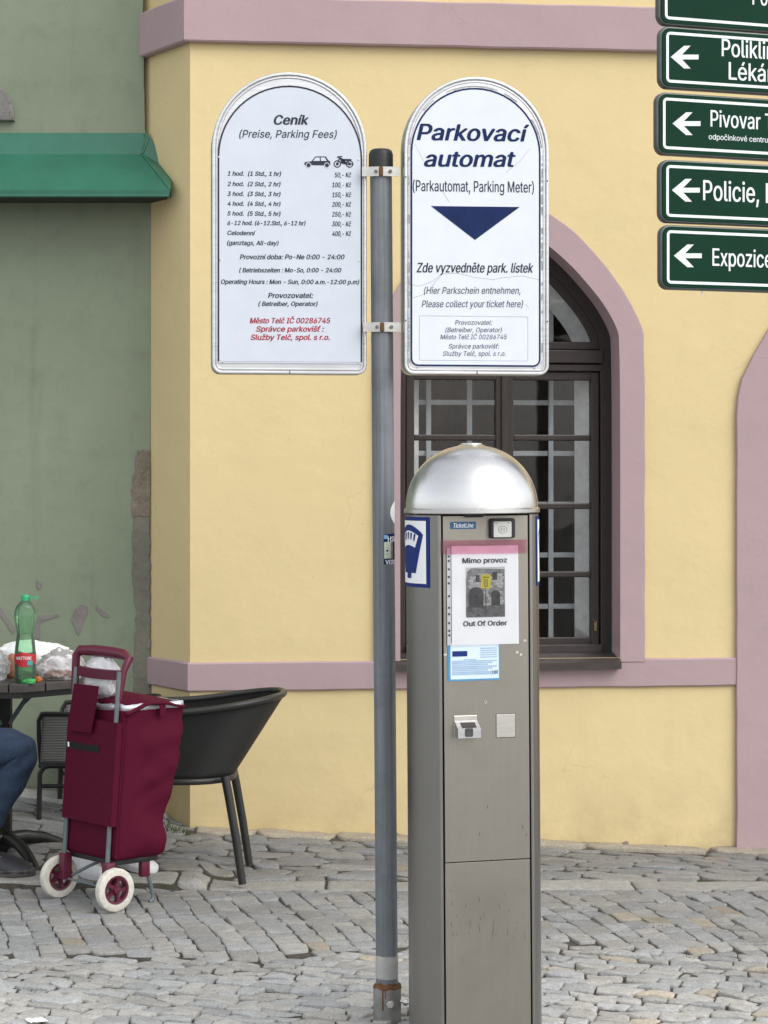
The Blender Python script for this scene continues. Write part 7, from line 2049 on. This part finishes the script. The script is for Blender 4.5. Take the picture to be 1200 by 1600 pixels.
def build_person():
    # local frame: +x is the way the person faces; origin on the ground under the hips
    hx, hy = -1.73, 7.99
    root = thing('person', 'seated person in blue jeans and dark lace-up shoes at the cafe table', 'person', (hx, hy, .03))
    S = .445        # hip height on the seat
    # near leg (-y) is the one in view; far leg (+y) tucked back
    hipN, kneeN, ankN = (0.02, -.09, S + .02), (.425, -.045, S + .035), (.225, -.035, .105)
    hipF, kneeF, ankF = (0.02, .09, S + .02), (.37, .11, S + .005), (.20, .10, .105)
    V, E, Rr = [], [], []
    def add(p, r, link_to=None):
        V.append(p); Rr.append(r)
        if link_to is not None: E.append((link_to, len(V) - 1))
        return len(V) - 1
    pel = add((0, 0, S + .03), .115)
    w = add((-.03, 0, S + .18), (.125, .105), pel); ch_ = add((-.01, 0, S + .38), (.135, .115), w); up = add((.0, 0, S + .50), (.10, .085), ch_)
    nk = add((.025, 0, S + .565), .056, up); hd0 = add((.05, 0, S + .64), .070, nk); hd1 = add((.055, 0, S + .73), .090, hd0); hd2 = add((.045, 0, S + .79), .080, hd1)
    for s, elb, wr in ((-1, (.10, -.27, S + .26), (.15, -.17, S + .165)), (1, (.10, .27, S + .27), (.13, .15, S + .19))):
        sh = add((0.0, s * .175, S + .47), .058, up); e = add(elb, .043, sh); f = add(tuple((Vector(elb) * .5 + Vector(wr) * .5)), .038, e); w_ = add(wr, .027, f)
    for hip, kn, an in ((hipN, kneeN, ankN), (hipF, kneeF, ankF)):
        h = add(hip, .085, pel); k = add(kn, .056, h); c = add(tuple(Vector(kn) * .66 + Vector(an) * .34), .050, k); a = add(an, .036, c)
        add((an[0] + .07, an[1], .06), .032, a)
    body = skin_body('body', V, E, Rr, M['skin'], root)
    # hands: palm and five fingers each
    for wr, dirv, up_ in (((.15, -.17, S + .165), Vector((.92, .25, -.28)), Vector((.2, .1, .97))), ((.13, .15, S + .19), Vector((.95, -.2, -.2)), Vector((.15, 0, .98)))):
        d = dirv.normalized(); n = (up_ - d * up_.dot(d)).normalized(); s = d.cross(n)
        P = lambda a, b, c: tuple(Vector(wr) + d * a + s * b + n * c)
        v = [P(-.01, 0, 0), P(.03, 0, 0), P(.075, 0, 0)]; r = [(.024, .017), (.034, .015), (.036, .013)]; e = [(0, 1), (1, 2)]
        for b, l in ((-.030, .062), (-.010, .072), (.010, .068), (.029, .052)):
            i = len(v)
            v += [P(.086, b, .0), P(.086 + l * .45, b * 1.08, -.004), P(.086 + l * .8, b * 1.1, -.018), P(.086 + l, b * 1.1, -.028)]
            r += [.0092, .0088, .0080, .0068]; e += [(2, i), (i, i + 1), (i + 1, i + 2), (i + 2, i + 3)]
        i = len(v); sgn = -1 if dirv.y > 0 else 1
        v += [P(.03, sgn * -.036, -.004), P(.055, sgn * -.056, -.010), P(.08, sgn * -.062, -.018)]; r += [.0125, .0105, .0085]; e += [(1, i), (i, i + 1), (i + 1, i + 2)]
        skin_body('hand', v, e, r, M['skin'], body, 1)
    # face and hair
    fx = .055 + .082
    fc = MB()
    b = bmesh.new(); bmesh.ops.create_icosphere(b, subdivisions=3, radius=1)
    for v_ in b.verts: v_.co = Vector((.018 * v_.co.x + fx, .014 * v_.co.y, .022 * v_.co.z + S + .715))
    fc.merge(b)
    fc.build('nose', M['skin'], body, 70)
    for sy in (-1, 1):
        b = bmesh.new(); bmesh.ops.create_icosphere(b, subdivisions=3, radius=.0095); b.transform(Matrix.Translation((fx - .017, sy * .032, S + .742)))
        m_ = MB(); m_.merge(b); m_.build('eye', M['eye'], body, 70)
        b = bmesh.new(); bmesh.ops.create_icosphere(b, subdivisions=3, radius=1)
        for v_ in b.verts: v_.co = Vector((.02 * v_.co.x + .045, sy * .088 + .008 * v_.co.y, .03 * v_.co.z + S + .725))
        m_ = MB(); m_.merge(b); m_.build('ear', M['skin'], body, 70)
    m_ = MB(); m_.tube([(fx - .018, -.024, S + .677), (fx - .004, 0, S + .675), (fx - .018, .024, S + .677)], .006, 8); m_.build('mouth', plain('lips', (.35, .13, .11), .5), body, 60)
    b = bmesh.new(); bmesh.ops.create_icosphere(b, subdivisions=4, radius=1)
    for v_ in list(b.verts):
        p = v_.co.copy()
        v_.co = Vector((.108 * p.x + .035, .096 * p.y, .092 * p.z + S + .765)) + p * .006 * mnoise.noise(p * 9)
    bmesh.ops.delete(b, geom=[v_ for v_ in b.verts if v_.co.x > .10 and v_.co.z < S + .80 or v_.co.z < S + .68], context='VERTS')
    m_ = MB(); m_.merge(b); hr = m_.build('hair', M['hair'], body, 70)
    # shirt
    V2 = [(0, 0, S + .05), (-.03, 0, S + .18), (-.01, 0, S + .38), (0, 0, S + .50), (.02, 0, S + .555)]; E2 = [(0, 1), (1, 2), (2, 3), (3, 4)]; R2 = [.135, (.150, .130), (.165, .145), (.150, .125), .072]
    for s, elb, wr in ((-1, (.10, -.27, S + .26), (.15, -.17, S + .165)), (1, (.10, .27, S + .27), (.13, .15, S + .19))):
        i = len(V2)
        V2 += [(0, s * .175, S + .47), elb, tuple(Vector(elb) * .45 + Vector(wr) * .55)]; R2 += [.092, .064, .054]; E2 += [(3, i), (i, i + 1), (i + 1, i + 2)]
    skin_body('shirt', V2, E2, R2, M['shirt'], body)
    # jeans: soft folds at the knee and shin
    V3 = [(0, 0, S + .03)]; E3 = []; R3_ = [.132]
    for hip, kn, an, a_lo in ((hipN, kneeN, ankN, .14), (hipF, kneeF, ankF, .14)):
        hip, kn, an = Vector(hip), Vector(kn), Vector(an)
        i = len(V3)
        kt = kn + Vector((-.02, 0, .002))
        pts = [hip, hip.lerp(kn, .5), hip.lerp(kn, .82), kt + Vector((.012, 0, -.012)), kn.lerp(an, .16) + Vector((.002, 0, 0)), kn.lerp(an, .42), kn.lerp(an, .72), kn.lerp(an, .90)]
        V3 += [tuple(p) for p in pts]; R3_ += [.104, .094, .086, .080, .076, .068, .062, .060]
        E3 += [(0, i)] + [(i + k, i + k + 1) for k in range(7)]
    je = skin_body('jeans', V3, E3, R3_, M['denim'], body, 0, 3)
    for v_ in je.data.vertices:
        p = v_.co
        k = smooth(.05, .3, p.x)
        f = (.0055 * mnoise.noise((p.x * 14, p.y * 6, p.z * 22)) + .004 * math.sin((p.x * .8 - p.z) * 70 + 3 * mnoise.noise(p * 8)) * smooth(.10, .0, abs((p.x - .43) + (p.z - S + .02) * .3))) * k
        v_.co += v_.normal * f
    # socks and shoes
    for an, yaw_, nm in ((ankN, .06, 'N'), (ankF, -.1, 'F')):
        sk = MB(); sk.tube([(an[0] + .010, an[1], .060), (an[0] + .004, an[1], .10), (an[0] + .022, an[1], .145), (an[0] + .052, an[1], .21)], [.046, .047, .048, .050], 16); sk.build('sock', M['sock'], body, 60)
        mx = Matrix.Translation((an[0] - .062, an[1], 0.004)) @ Matrix.Rotation(yaw_, 4, 'Z')
        make_sneaker('shoe', body, M['shoe'], M['sole'], plain('grey_laces', (.35, .35, .40), .7), mx)
    return root
build_person()
def seat_copy():
    """The same woven armchair under the seated person, outside the picture."""
    r = ch2.copy(); COL.objects.link(r)
    r['label'] = 'grey woven armchair under the seated person in jeans'
    r.location = (-1.89, 8.02, .03); r.rotation_euler = (0, 0, RAD(90))
    for c in list(ch2.children):
        d = c.copy(); COL.objects.link(d); d.parent = r
seat_copy()
